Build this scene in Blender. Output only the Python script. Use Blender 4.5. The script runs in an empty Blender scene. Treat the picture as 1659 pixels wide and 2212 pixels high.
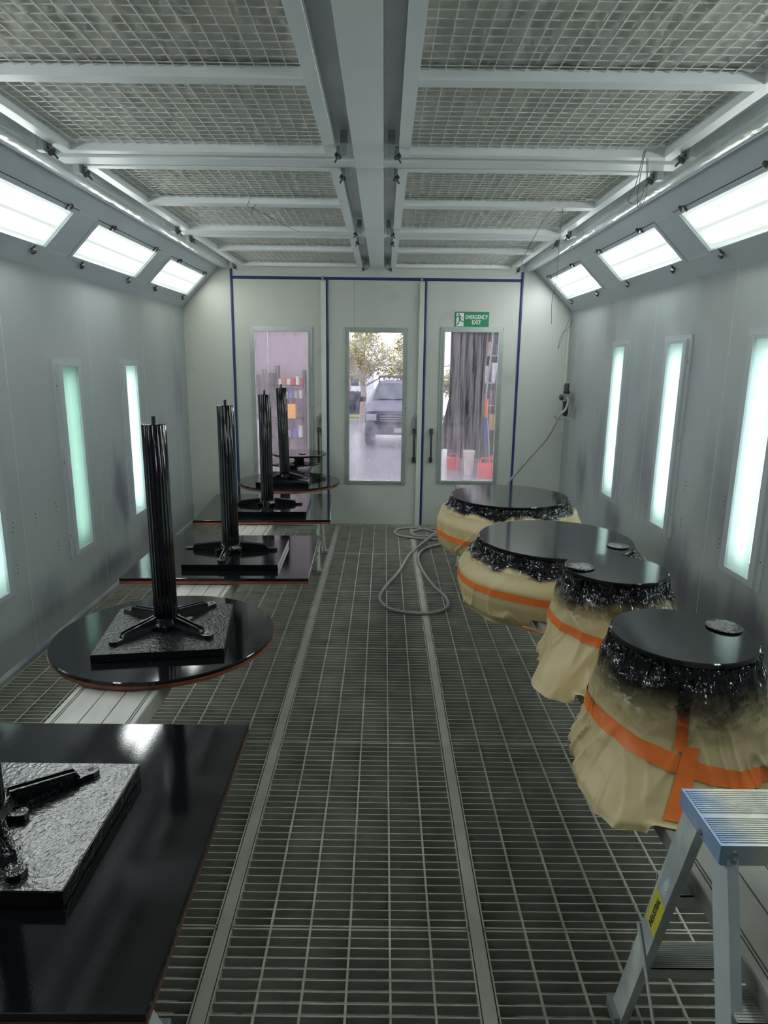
import bpy, bmesh, math, random
from mathutils import Vector, Matrix, noise
S = bpy.context.scene
C = S.collection
random.seed(7)
PI = math.pi

# ------------------------------------------------------------------ camera
FPX = 1422.8
cam_d = bpy.data.cameras.new('camera'); cam = bpy.data.objects.new('camera', cam_d); C.objects.link(cam)
cam_d.sensor_fit = 'VERTICAL'; cam_d.sensor_height = 24.0; cam_d.lens = 24.0 * FPX / 2212.0
cam_d.clip_start = 0.02; cam_d.clip_end = 300
yaw, pitch, roll = .0021, -.2246, .0121
f = Vector((math.sin(yaw) * math.cos(pitch), math.cos(yaw) * math.cos(pitch), math.sin(pitch)))
r = Vector((math.cos(yaw), -math.sin(yaw), 0)); u = r.cross(f)
R_ = r * math.cos(roll) + u * math.sin(roll); U_ = -r * math.sin(roll) + u * math.cos(roll)
m3 = Matrix((R_, U_, -f)).transposed()
cam.matrix_world = Matrix.Translation((0, 0, 1.8)) @ m3.to_4x4()
S.camera = cam

# ------------------------------------------------------------------ light and exposure
w = bpy.data.worlds.new('sky'); S.world = w; w.use_nodes = True
WN = w.node_tree.nodes; bg = WN['Background']
bg.inputs['Color'].default_value = (.90, .95, 1, 1); bg.inputs['Strength'].default_value = .95
S.view_settings.view_transform = 'Standard'; S.view_settings.look = 'None'
S.view_settings.gamma = 1; S.view_settings.use_curve_mapping = False
S.view_settings.exposure = 1.78
S.cycles.use_denoising = True
S.cycles.max_bounces = 10; S.cycles.diffuse_bounces = 5; S.cycles.glossy_bounces = 4
S.cycles.transparent_max_bounces = 12; S.cycles.sample_clamp_indirect = 6
LAMP = 9.0      # brightness of the fluorescent tubes behind the sloped diffusers
TUBE = 4.0     # brightness of the bare wall tubes

# ------------------------------------------------------------------ room dimensions
XL, XR, D = -2.1245, 1.962, 7.221
BZ, ZC = 2.3386, 2.738
BXL, BXR = -1.735, 1.554
Y0 = -1.0

# ------------------------------------------------------------------ materials
def mat(name, col, rough=.5, metal=0, var=0, vscale=3, bump=0, bscale=40, spec=.5, dark=None, stretch=None, coat=0, detail=4, blotch=None, contrast=(.3, .7)):
    m = bpy.data.materials.new(name); m.use_nodes = True
    nt = m.node_tree; n = nt.nodes; L = nt.links
    b = n['Principled BSDF']
    b.inputs['Base Color'].default_value = (*col, 1); b.inputs['Roughness'].default_value = rough
    b.inputs['Metallic'].default_value = metal; b.inputs['Specular IOR Level'].default_value = spec
    b.inputs['Coat Weight'].default_value = coat
    tc = n.new('ShaderNodeTexCoord'); mp = n.new('ShaderNodeMapping')
    L.new(tc.outputs['Object'], mp.inputs[0])
    if stretch: mp.inputs['Scale'].default_value = stretch
    out = None
    if var or dark:
        nz = n.new('ShaderNodeTexNoise'); nz.inputs['Scale'].default_value = vscale; nz.inputs['Detail'].default_value = detail
        L.new(mp.outputs[0], nz.inputs['Vector'])
        rp = n.new('ShaderNodeMapRange'); rp.inputs['From Min'].default_value = contrast[0]; rp.inputs['From Max'].default_value = contrast[1]
        L.new(nz.outputs['Fac'], rp.inputs['Value'])
        mx = n.new('ShaderNodeMix'); mx.data_type = 'RGBA'
        d = dark or tuple(c * (1 - var) for c in col)
        mx.inputs['A'].default_value = (*d, 1); mx.inputs['B'].default_value = (*col, 1)
        L.new(rp.outputs[0], mx.inputs['Factor']); out = mx.outputs['Result']
    if blotch:                       # (colour, scale, threshold, strength) for spray stains with their own shape
        nz2 = n.new('ShaderNodeTexNoise'); nz2.inputs['Scale'].default_value = blotch[1]; nz2.inputs['Detail'].default_value = 3
        ofs = n.new('ShaderNodeMapping'); ofs.inputs['Location'].default_value = (3.1, 7.7, 1.3)
        if len(blotch) > 4: ofs.inputs['Scale'].default_value = blotch[4]
        L.new(tc.outputs['Object'], ofs.inputs[0]); L.new(ofs.outputs[0], nz2.inputs['Vector'])
        r2 = n.new('ShaderNodeMapRange'); r2.inputs['From Min'].default_value = blotch[2]; r2.inputs['From Max'].default_value = blotch[2] + .18
        r2.inputs['To Max'].default_value = blotch[3]
        L.new(nz2.outputs['Fac'], r2.inputs['Value'])
        mx2 = n.new('ShaderNodeMix'); mx2.data_type = 'RGBA'
        if out: L.new(out, mx2.inputs['A'])
        else: mx2.inputs['A'].default_value = (*col, 1)
        mx2.inputs['B'].default_value = (*blotch[0], 1); L.new(r2.outputs[0], mx2.inputs['Factor']); out = mx2.outputs['Result']
    if out: L.new(out, b.inputs['Base Color'])
    if bump:
        nb = n.new('ShaderNodeTexNoise'); nb.inputs['Scale'].default_value = bscale; nb.inputs['Detail'].default_value = 3
        L.new(mp.outputs[0], nb.inputs['Vector'])
        bp = n.new('ShaderNodeBump'); bp.inputs['Strength'].default_value = bump; bp.inputs['Distance'].default_value = .01
        L.new(nb.outputs['Fac'], bp.inputs['Height']); L.new(bp.outputs[0], b.inputs['Normal'])
    return m

def emis(name, col, strength, stripes=None, c2=None):
    m = bpy.data.materials.new(name); m.use_nodes = True
    nt = m.node_tree; n = nt.nodes; L = nt.links
    b = n['Principled BSDF']; b.inputs['Base Color'].default_value = (.5, .5, .5, 1)
    b.inputs['Roughness'].default_value = .25
    b.inputs['Emission Color'].default_value = (*col, 1); b.inputs['Emission Strength'].default_value = strength
    return m

M = {}
M['wall'] = mat('painted_wall_steel', (.40, .445, .445), .34, var=.18, vscale=1.1, bump=.05, bscale=9, stretch=(1, 1, .45),
                blotch=((.13, .13, .19), 1.25, .53, .8, (1, 1.1, .75)))
def spots_on(m, pts, col=(.10, .10, .16)):
    # overspray smudges at fixed places on the steel: (y, z, radius y, radius z, strength)
    nt = m.node_tree; n = nt.nodes; L = nt.links; b = n['Principled BSDF']; src = b.inputs['Base Color'].links[0].from_socket
    tc = n.new('ShaderNodeTexCoord'); sp = n.new('ShaderNodeSeparateXYZ'); L.new(tc.outputs['Object'], sp.inputs[0])
    nz = n.new('ShaderNodeTexNoise'); nz.inputs['Scale'].default_value = 4.5; nz.inputs['Detail'].default_value = 4
    mp = n.new('ShaderNodeMapping'); mp.inputs['Scale'].default_value = (1, 1.6, .5); L.new(tc.outputs['Object'], mp.inputs[0]); L.new(mp.outputs[0], nz.inputs['Vector'])
    for (y, z, ry, rz, st) in pts:
        cm = n.new('ShaderNodeCombineXYZ')
        for ax, c, q, k_ in (('Y', y, ry, 0), ('Z', z, rz, 1)):
            mm = n.new('ShaderNodeMath'); mm.operation = 'SUBTRACT'; mm.inputs[1].default_value = c; L.new(sp.outputs[ax], mm.inputs[0])
            dd = n.new('ShaderNodeMath'); dd.operation = 'DIVIDE'; dd.inputs[1].default_value = q; L.new(mm.outputs[0], dd.inputs[0]); L.new(dd.outputs[0], cm.inputs[k_])
        ln = n.new('ShaderNodeVectorMath'); ln.operation = 'LENGTH'; L.new(cm.outputs[0], ln.inputs[0])
        ad = n.new('ShaderNodeMath'); ad.operation = 'MULTIPLY_ADD'; ad.inputs[1].default_value = -1.3; L.new(nz.outputs['Fac'], ad.inputs[0]); L.new(ln.outputs['Value'], ad.inputs[2])
        mr = n.new('ShaderNodeMapRange'); mr.interpolation_type = 'SMOOTHSTEP'; mr.inputs['From Min'].default_value = .42; mr.inputs['From Max'].default_value = -.55; mr.inputs['To Max'].default_value = st
        L.new(ad.outputs[0], mr.inputs['Value'])
        mx = n.new('ShaderNodeMix'); mx.data_type = 'RGBA'; mx.inputs['B'].default_value = (*col, 1); L.new(src, mx.inputs['A']); L.new(mr.outputs[0], mx.inputs['Factor']); src = mx.outputs['Result']
    L.new(src, b.inputs['Base Color'])
import copy
WALLARGS = dict(var=.16, vscale=1.1, bump=.05, bscale=9, stretch=(1, 1, .45), blotch=((.20, .20, .25), 1.1, .60, .5, (1, 1.1, .8)))
M['wall_l'] = mat('left_wall_steel', (.40, .445, .445), .34, **WALLARGS)
M['wall_r'] = mat('right_wall_steel', (.40, .445, .445), .34, **WALLARGS)
spots_on(M['wall_l'], [(5.25, .72, .28, .42, .8), (4.95, .22, .55, .16, .6), (6.2, .9, .3, .5, .5), (3.95, .30, .35, .22, .5), (6.9, 1.5, .18, .5, .35), (5.9, .25, .4, .2, .5)])
spots_on(M['wall_r'], [(6.45, .72, .25, .35, .8), (5.45, .50, .28, .25, .7), (6.0, 1.0, .3, .5, .4), (4.25, .48, .35, .3, .7), (4.9, 1.1, .3, .6, .4), (3.75, 1.05, .35, .5, .45), (3.3, .42, .4, .25, .8), (3.9, .35, .5, .25, .6), (5.95, 2.1, .25, .3, .35)])
M['doorwall'] = mat('painted_door_steel', (.54, .565, .52), .33, var=.14, vscale=1.3, bump=.05, bscale=7, stretch=(1, 1, .5),
                    blotch=((.27, .28, .27), 1.8, .60, .6))
M['bevel'] = mat('blue_grey_panel', (.53, .59, .64), .36, var=.08, vscale=2)
M['ceil'] = mat('ceiling_steel', (.80, .84, .84), .36, var=.06, vscale=3)
M['channel'] = mat('channel_steel', (.74, .76, .80), .40, var=.35, vscale=2.2)
M['frame'] = mat('frame_steel', (.82, .855, .86), .33, var=.06, vscale=4)
M['filter'] = mat('filter_fabric', (.94, .91, .84), .45, var=.08, vscale=7, bump=.04, bscale=120, stretch=(1.4, .35, 1))
M['wire'] = mat('wire_white', (.82, .83, .80), .45)
M['film'] = mat('plastic_film', (.62, .68, .67), .16, bump=.6, bscale=22, var=.1, stretch=(1, .45, 1))
M['steel_grate'] = mat('grating_steel', (.44, .44, .36), .5, metal=.15, var=.35, vscale=9)
M['grate_blade'] = mat('grating_blade_steel', (.42, .42, .36), .6, metal=.1, var=.4, vscale=7)
M['strip'] = mat('floor_strip_steel', (.40, .41, .345), .5, metal=.15, var=.25, vscale=6)
M['pit'] = mat('pit_dirt', (.45, .45, .41), .9, var=.6, vscale=6)
M['blue'] = mat('blue_rubber', (.012, .035, .16), .4)
M['alu'] = mat('aluminium', (.56, .58, .53), .42, metal=.2, var=.2, vscale=8, stretch=(1, .3, 1))
M['alu_plank'] = mat('plank_aluminium', (.50, .50, .455), .5, metal=.25, var=.35, vscale=5, stretch=(1, .35, 1), contrast=(.35, .65))
M['alu_dark'] = mat('plank_worn', (.33, .33, .29), .55, metal=.1, var=.45, vscale=6, stretch=(1, .3, 1), blotch=((.5, .5, .46), 30, .66, .8))
M['gloss'] = mat('wet_black_lacquer', (.0045, .0045, .006), .06, bump=.010, bscale=260, spec=.5)
M['gloss2'] = mat('sprayed_black_lacquer', (.005, .005, .007), .12, bump=.16, bscale=120, spec=.55)
M['gloss_col'] = mat('wet_black_column', (.003, .003, .005), .04, spec=.4)
M['gloss_board'] = mat('orange_peel_board', (.005, .005, .007), .24, bump=.28, bscale=75, spec=.8)
M['gloss_board'].node_tree.nodes['Principled BSDF'].inputs['IOR'].default_value = 1.75
M['edge_dark'] = mat('sprayed_mask_edge', (.20, .075, .055), .4, var=.8, vscale=5, dark=(.02, .015, .015), stretch=(1, 1, .2))
M['gloss3'] = mat('textured_black_paint', (.006, .006, .008), .2, bump=.5, bscale=85, spec=.5)
M['gloss_mid'] = mat('lacquered_board', (.0045, .0045, .006), .10, bump=.02, bscale=150)
M['orange_edge'] = mat('orange_mask_edge', (.42, .10, .05), .45, var=.6, vscale=7, dark=(.12, .045, .04), stretch=(1, 1, .2))
M['white'] = mat('white_paint', (.75, .77, .75), .5)
M['dark'] = mat('dark_metal', (.05, .05, .055), .4, metal=.4)
M['knob'] = mat('dark_knob', (.06, .055, .055), .5)
M['bracket'] = mat('clamp_steel', (.30, .33, .34), .4, metal=.5)
M['post'] = mat('post_paint', (.62, .66, .60), .4, var=.1)
M['winframe'] = mat('window_frame_alu', (.43, .48, .45), .30, metal=.35, var=.15, vscale=8)
M['hose'] = mat('grey_hose', (.30, .31, .29), .55)
M['green'] = mat('sign_green', (.01, .23, .10), .4)
M['signwhite'] = mat('sign_white', (.8, .82, .8), .5)
M['thinwire'] = mat('thin_wire', (.07, .07, .08), .5)
M['wood'] = mat('orange_stick', (.45, .2, .07), .6, var=.5, vscale=40)
M['rod'] = mat('threaded_steel', (.02, .02, .022), .35, metal=.5, bump=.6, bscale=200)
M['lampframe'] = mat('lamp_frame_paint', (.43, .475, .50), .36, var=.08)
M['lampbox'] = mat('lamp_reflector', (.42, .48, .46), .5)
M['yellow'] = mat('yellow_label', (.72, .66, .06), .45, var=.12, vscale=60)
M['silver'] = mat('silver_label', (.42, .46, .50), .4)
M['ink'] = mat('label_ink', (.03, .04, .05), .6)
M['whiteink'] = mat('label_white', (.75, .8, .82), .6)
M['pinkink'] = mat('faded_warning_label', (.62, .55, .56), .6, var=.4, vscale=40)

# ribbed step with blue overspray at one end
def step_mat():
    m = mat('ribbed_step', (.66, .67, .58), .42, metal=.15, var=.2, vscale=30, blotch=((.8, .82, .78), 60, .68, .8))
    nt = m.node_tree; n = nt.nodes; L = nt.links; b = n['Principled BSDF']
    src = b.inputs['Base Color'].links[0].from_socket
    tc = n.new('ShaderNodeTexCoord'); sp = n.new('ShaderNodeSeparateXYZ'); L.new(tc.outputs['Object'], sp.inputs[0])
    nz = n.new('ShaderNodeTexNoise'); nz.inputs['Scale'].default_value = 12; L.new(tc.outputs['Object'], nz.inputs['Vector'])
    ad = n.new('ShaderNodeMath'); ad.operation = 'MULTIPLY_ADD'; ad.inputs[1].default_value = .07
    L.new(nz.outputs['Fac'], ad.inputs[0]); L.new(sp.outputs['X'], ad.inputs[2])
    mr = n.new('ShaderNodeMapRange'); mr.inputs['From Min'].default_value = -.165; mr.inputs['From Max'].default_value = -.085
    mr.inputs['To Min'].default_value = .62; mr.inputs['To Max'].default_value = 0
    L.new(ad.outputs[0], mr.inputs['Value'])
    mx = n.new('ShaderNodeMix'); mx.data_type = 'RGBA'; mx.inputs['B'].default_value = (.07, .25, .62, 1)
    L.new(src, mx.inputs['A']); L.new(mr.outputs[0], mx.inputs['Factor']); L.new(mx.outputs['Result'], b.inputs['Base Color'])
    return m
M['step'] = step_mat()

def lower_paint(m):     # pale paint dribbles on the lower end of a ladder rail
    return m
M['rail'] = mat('ladder_rail', (.62, .68, .71), .38, metal=.15, var=.12, vscale=6)
M['rail_dirty'] = mat('paint_splashed_rail', (.52, .56, .57), .45, metal=.15, var=.2, vscale=8,
                      blotch=((.80, .84, .74), 9, .53, .9, (1, 1, .5)))

# masking paper with black overspray; z is measured down from the tabletop
def paper_mat(name, z_full, z_none, tan=(.62, .50, .265), amp=.05, base_rough=.48, crinkle=1.0):
    m = bpy.data.materials.new(name); m.use_nodes = True
    nt = m.node_tree; n = nt.nodes; L = nt.links; b = n['Principled BSDF']
    tc = n.new('ShaderNodeTexCoord'); sp = n.new('ShaderNodeSeparateXYZ'); L.new(tc.outputs['Object'], sp.inputs[0])
    nz = n.new('ShaderNodeTexNoise'); nz.inputs['Scale'].default_value = 7; nz.inputs['Detail'].default_value = 4
    L.new(tc.outputs['Object'], nz.inputs['Vector'])
    su = n.new('ShaderNodeMath'); su.operation = 'SUBTRACT'; su.inputs[1].default_value = .5; L.new(nz.outputs['Fac'], su.inputs[0])
    ad = n.new('ShaderNodeMath'); ad.operation = 'MULTIPLY_ADD'; ad.inputs[1].default_value = amp * 3
    L.new(su.outputs[0], ad.inputs[0]); L.new(sp.outputs['Z'], ad.inputs[2])
    mr = n.new('ShaderNodeMapRange'); mr.interpolation_type = 'SMOOTHSTEP'
    mr.inputs['From Min'].default_value = z_none; mr.inputs['From Max'].default_value = z_full
    L.new(ad.outputs[0], mr.inputs['Value'])
    v2 = n.new('ShaderNodeTexNoise'); v2.inputs['Scale'].default_value = 4; L.new(tc.outputs['Object'], v2.inputs['Vector'])
    mp2 = n.new('ShaderNodeMix'); mp2.data_type = 'RGBA'
    mp2.inputs['A'].default_value = (tan[0] * .8, tan[1] * .8, tan[2] * .8, 1); mp2.inputs['B'].default_value = (*tan, 1)
    L.new(v2.outputs['Fac'], mp2.inputs['Factor'])
    mx = n.new('ShaderNodeMix'); mx.data_type = 'RGBA'; mx.inputs['B'].default_value = (.006, .006, .008, 1)
    L.new(mp2.outputs['Result'], mx.inputs['A']); L.new(mr.outputs[0], mx.inputs['Factor']); L.new(mx.outputs['Result'], b.inputs['Base Color'])
    rr = n.new('ShaderNodeMapRange'); rr.inputs['To Min'].default_value = base_rough; rr.inputs['To Max'].default_value = .10
    L.new(mr.outputs[0], rr.inputs['Value']); L.new(rr.outputs[0], b.inputs['Roughness'])
    vo = n.new('ShaderNodeTexVoronoi'); vo.inputs['Scale'].default_value = 26; vo.feature = 'F1'
    mpg = n.new('ShaderNodeMapping'); mpg.inputs['Scale'].default_value = (1, 1, 1.6); L.new(tc.outputs['Object'], mpg.inputs[0])
    wn = n.new('ShaderNodeTexNoise'); wn.inputs['Scale'].default_value = 30; wn.inputs['Detail'].default_value = 4; L.new(mpg.outputs[0], wn.inputs['Vector'])
    av = n.new('ShaderNodeVectorMath'); av.operation = 'MULTIPLY_ADD'; av.inputs[1].default_value = (.08, .08, .08)
    L.new(wn.outputs['Color'], av.inputs[0]); L.new(mpg.outputs[0], av.inputs[2]); L.new(av.outputs[0], vo.inputs['Vector'])
    vb = n.new('ShaderNodeTexVoronoi'); vb.inputs['Scale'].default_value = 70; L.new(av.outputs[0], vb.inputs['Vector'])
    mxn = n.new('ShaderNodeMix'); mxn.data_type = 'RGBA'; mxn.inputs['Factor'].default_value = .35
    L.new(vo.outputs['Color'], mxn.inputs['A']); L.new(vb.outputs['Color'], mxn.inputs['B'])
    cs = n.new('ShaderNodeVectorMath'); cs.operation = 'SUBTRACT'; cs.inputs[1].default_value = (.5, .5, .5); L.new(mxn.outputs['Result'], cs.inputs[0])
    sc = n.new('ShaderNodeMapRange'); sc.inputs['To Min'].default_value = .03; sc.inputs['To Max'].default_value = 1.5 * crinkle
    L.new(mr.outputs[0], sc.inputs['Value'])
    ss = n.new('ShaderNodeVectorMath'); ss.operation = 'SCALE'; L.new(cs.outputs[0], ss.inputs[0]); L.new(sc.outputs[0], ss.inputs['Scale'])
    geo = n.new('ShaderNodeNewGeometry'); an = n.new('ShaderNodeVectorMath'); an.operation = 'ADD'
    L.new(geo.outputs['Normal'], an.inputs[0]); L.new(ss.outputs[0], an.inputs[1])
    nn_ = n.new('ShaderNodeVectorMath'); nn_.operation = 'NORMALIZE'; L.new(an.outputs[0], nn_.inputs[0]); L.new(nn_.outputs[0], b.inputs['Normal'])
    return m

def tape_mat(name, z_full, z_none):
    m = paper_mat(name, z_full, z_none, tan=(.88, .20, .03), amp=.03, base_rough=.4)
    return m

# ------------------------------------------------------------------ mesh helpers
class MB:
    def __init__(s): s.bm = bmesh.new()
    def box(s, x0, x1, y0, y1, z0, z1, bev=0, mtx=None):
        vs = [s.bm.verts.new(p) for p in [(x0,y0,z0),(x1,y0,z0),(x1,y1,z0),(x0,y1,z0),(x0,y0,z1),(x1,y0,z1),(x1,y1,z1),(x0,y1,z1)]]
        if mtx:
            for v in vs: v.co = mtx @ v.co
        fs = [s.bm.faces.new([vs[i] for i in q]) for q in [(0,3,2,1),(4,5,6,7),(0,1,5,4),(1,2,6,5),(2,3,7,6),(3,0,4,7)]]
        if bev:
            es = list({e for fc in fs for e in fc.edges})
            bmesh.ops.bevel(s.bm, geom=es, offset=bev, segments=2, affect='EDGES', profile=.7)
        return s
    def prism(s, pts, axis, a0, a1):       # 2-D outline extruded along axis (0,1,2)
        def P(q, a):
            if axis == 0: return (a, q[0], q[1])
            if axis == 1: return (q[0], a, q[1])
            return (q[0], q[1], a)
        A = [s.bm.verts.new(P(q, a0)) for q in pts]; B = [s.bm.verts.new(P(q, a1)) for q in pts]
        n = len(pts); s.bm.faces.new(A[::-1]); s.bm.faces.new(B)
        for i in range(n): s.bm.faces.new([A[i], A[(i+1) % n], B[(i+1) % n], B[i]])
        return s
    def lathe(s, prof, seg=32, c=(0,0,0), rmod=None, mtx=None, cap=True):
        rings = []
        for (rad, z) in prof:
            ring = []
            for i in range(seg):
                a = 2 * PI * i / seg; rr = rad * (rmod(a) if rmod else 1)
                p = Vector((rr * math.cos(a), rr * math.sin(a), z))
                if mtx: p = mtx @ p
                ring.append(s.bm.verts.new(p + Vector(c)))
            rings.append(ring)
        for A, B in zip(rings, rings[1:]):
            for i in range(seg): s.bm.faces.new([A[i], A[(i+1) % seg], B[(i+1) % seg], B[i]])
        if cap: s.bm.faces.new(rings[0][::-1]); s.bm.faces.new(rings[-1])
        return s
    def tube(s, pts, rad, seg=8, rads=None):
        pts = [Vector(p) for p in pts]; rings = []
        up = Vector((0, 0, 1)); prev = None
        for i, p in enumerate(pts):
            t = (pts[min(i+1, len(pts)-1)] - pts[max(i-1, 0)])
            if t.length < 1e-9: t = Vector((0, 0, 1))
            t.normalize()
            if prev is None:
                a = t.cross(up)
                if a.length < 1e-3: a = t.cross(Vector((1, 0, 0)))
            else: a = prev - t * prev.dot(t)
            a.normalize(); prev = a; b = t.cross(a)
            rr = rads[i] if rads else rad
            rings.append([s.bm.verts.new(p + a * rr * math.cos(2*PI*k/seg) + b * rr * math.sin(2*PI*k/seg)) for k in range(seg)])
        for A, B in zip(rings, rings[1:]):
            for k in range(seg): s.bm.faces.new([A[k], A[(k+1) % seg], B[(k+1) % seg], B[k]])
        s.bm.faces.new(rings[0][::-1]); s.bm.faces.new(rings[-1])
        return s
    def build(s, name, m, parent=None, smooth=False, shift=None, rot=None):
        bmesh.ops.recalc_face_normals(s.bm, faces=s.bm.faces)
        me = bpy.data.meshes.new(name); s.bm.to_mesh(me); s.bm.free()
        if smooth:
            me.polygons.foreach_set('use_smooth', [True] * len(me.polygons))
            me.set_sharp_from_angle(angle=math.radians(smooth if smooth is not True else 40))
        o = bpy.data.objects.new(name, me); C.objects.link(o)
        me.materials.append(m)
        if parent: o.parent = parent
        if shift: o.location = shift
        if rot: o.rotation_euler = rot
        return o

def thing(name, label, cat, loc=(0,0,0), rz=0, group=None):
    o = bpy.data.objects.new(name, None); C.objects.link(o); o.location = loc; o.rotation_euler = (0, 0, rz)
    o.empty_display_size = .05
    o['label'] = label; o['category'] = cat
    if group: o['group'] = group
    return o
def tag(o, label, cat, group=None):
    o['label'] = label; o['category'] = cat
    if group: o['group'] = group
    return o
def struct(o): o['kind'] = 'structure'; return o
def copy_tree(o, parent=None):
    c = o.copy(); C.objects.link(c); c.parent = parent
    for ch in list(o.children): copy_tree(ch, c)
    return c

def holed_panel(name, m, us, vs, holes, fn, thick, parent=None):
    U = sorted({us[0], us[1], *[h[0] for h in holes], *[h[1] for h in holes]})
    V = sorted({vs[0], vs[1], *[h[2] for h in holes], *[h[3] for h in holes]})
    bm = bmesh.new(); vv = {}
    def g(i, j, k):
        key = (i, j, k)
        if key not in vv:
            vv[key] = bm.verts.new(fn(U[i], V[j], thick * k))
        return vv[key]
    solid = lambda i, j: 0 <= i < len(U)-1 and 0 <= j < len(V)-1 and not any(h[0]-1e-6 <= U[i] and U[i+1] <= h[1]+1e-6 and h[2]-1e-6 <= V[j] and V[j+1] <= h[3]+1e-6 for h in holes)
    for i in range(len(U)-1):
        for j in range(len(V)-1):
            if not solid(i, j): continue
            bm.faces.new([g(i,j,0), g(i+1,j,0), g(i+1,j+1,0), g(i,j+1,0)])
            bm.faces.new([g(i,j+1,1), g(i+1,j+1,1), g(i+1,j,1), g(i,j,1)])
            if not solid(i-1, j): bm.faces.new([g(i,j,0), g(i,j+1,0), g(i,j+1,1), g(i,j,1)])
            if not solid(i+1, j): bm.faces.new([g(i+1,j,0), g(i+1,j,1), g(i+1,j+1,1), g(i+1,j+1,0)])
            if not solid(i, j-1): bm.faces.new([g(i,j,0), g(i,j,1), g(i+1,j,1), g(i+1,j,0)])
            if not solid(i, j+1): bm.faces.new([g(i,j+1,0), g(i+1,j+1,0), g(i+1,j+1,1), g(i,j+1,1)])
    bmesh.ops.recalc_face_normals(bm, faces=bm.faces)
    me = bpy.data.meshes.new(name); bm.to_mesh(me); bm.free(); me.materials.append(m)
    o = bpy.data.objects.new(name, me); C.objects.link(o)
    if parent: o.parent = parent
    return o

def text_mesh(name, body, size, m, mtx, parent, align='CENTER', bold=0, sx=1.0, depth=.0004):
    cu = bpy.data.curves.new(name, 'FONT'); cu.body = body; cu.size = size; cu.align_x = align; cu.align_y = 'CENTER'
    cu.offset = bold; cu.extrude = depth; cu.space_line = .9
    t = bpy.data.objects.new(name, cu); C.objects.link(t)
    dg = bpy.context.evaluated_depsgraph_get()
    me = bpy.data.meshes.new_from_object(t.evaluated_get(dg)); bpy.data.objects.remove(t)
    me.transform(mtx @ Matrix.Diagonal((sx, 1, 1, 1)))
    me.materials.clear(); me.materials.append(m)
    o = bpy.data.objects.new(name, me); C.objects.link(o); o.parent = parent
    return o

def spline(pts, n=10, closed=False):
    P = [Vector(p) for p in pts]; out = []
    for i in range(len(P)-1):
        p0 = P[max(i-1, 0)]; p1 = P[i]; p2 = P[i+1]; p3 = P[min(i+2, len(P)-1)]
        for k in range(n):
            t = k / n
            out.append(.5 * ((2*p1) + (-p0+p2)*t + (2*p0-5*p1+4*p2-p3)*t*t + (-p0+3*p1-3*p2+p3)*t**3))
    out.append(P[-1]); return out

# ================================================================== SETTING
LG = [(2.215, 2.445), (3.30, 3.535), (4.405, 4.63), (5.487, 5.733)]      # wall lamp glass, left (y range)
RG = [(2.245, 2.485), (3.335, 3.585), (4.425, 4.662), (5.50, 5.755)]
LZ, RZ = (.50, 1.742), (.692, 1.942)
wl = struct(holed_panel('wall_left', M['wall_l'], (Y0, D + .06), (-.10, BZ), [(a, b, LZ[0], LZ[1]) for a, b in LG], lambda a, b, t: (XL - t, a, b), .05))
wr = struct(holed_panel('wall_right', M['wall_r'], (Y0, D + .06), (-.10, BZ), [(a, b, RZ[0], RZ[1]) for a, b in RG], lambda a, b, t: (XR + t, a, b), .05))
struct(MB().box(XL - .05, XR + .05, Y0 - .05, Y0, -.1, 2.85).build('wall_back', mat('rear_wall', (.30, .31, .31), .6)))
# vertical sheet joints on the side walls
j = MB()
for y in (1.5, 2.62, 3.78, 4.87, 5.96, 6.9): j.box(XL, XL + .0015, y, y + .004, .05, BZ)
j.build('panel_joint', M['post'], wl)
j = MB()
for y in (1.6, 2.75, 3.86, 4.95, 6.05, 6.95): j.box(XR - .0015, XR, y, y + .004, .05, BZ)
j.build('panel_joint', M['post'], wr)
# small groups of three screw holes
def holes(side, spots, X):
    mb = MB(); rng = random.Random(3)
    for (y, z) in spots:
        for k, dz in enumerate((.028, 0, -.026)):
            yy = y + rng.uniform(-.008, .008)
            mb.lathe([(.0042, 0), (.0042, .001)], 8, (X, yy, z + dz), mtx=Matrix.Rotation(side * PI / 2, 4, 'Y'))
    return mb
holes(1, [(3.927,.778+.06),(3.67,.843),(3.668,.593),(4.176,.854),(4.166,.592),(4.731,.847),(4.727,.589),(5.252,.847),(5.247,.58),(5.85,.85),(5.85,.59),(6.4,.85)], XL).build('screw_holes', M['ink'], wl)
holes(-1, [(6.393,1.033),(5.863,1.032),(6.4,.776),(5.861,.78),(5.285,1.038),(5.291,.778),(4.773,1.039),(4.778,.788),(4.202,1.039),(4.206,.787),(3.697,1.041),(3.702,.787)], XR).build('screw_holes', M['ink'], wr)
# skirting folds
struct(MB().prism([(XL, 0), (XL + .012, 0), (XL + .012, .03), (XL + .004, .05), (XL, .05)], 1, Y0, D - .002).build('baseboard_left', M['wall']))
struct(MB().prism([(XR, 0), (XR - .012, 0), (XR - .012, .03), (XR - .004, .05), (XR, .05)], 1, Y0, D - .002).build('baseboard_right', M['wall']))

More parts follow.
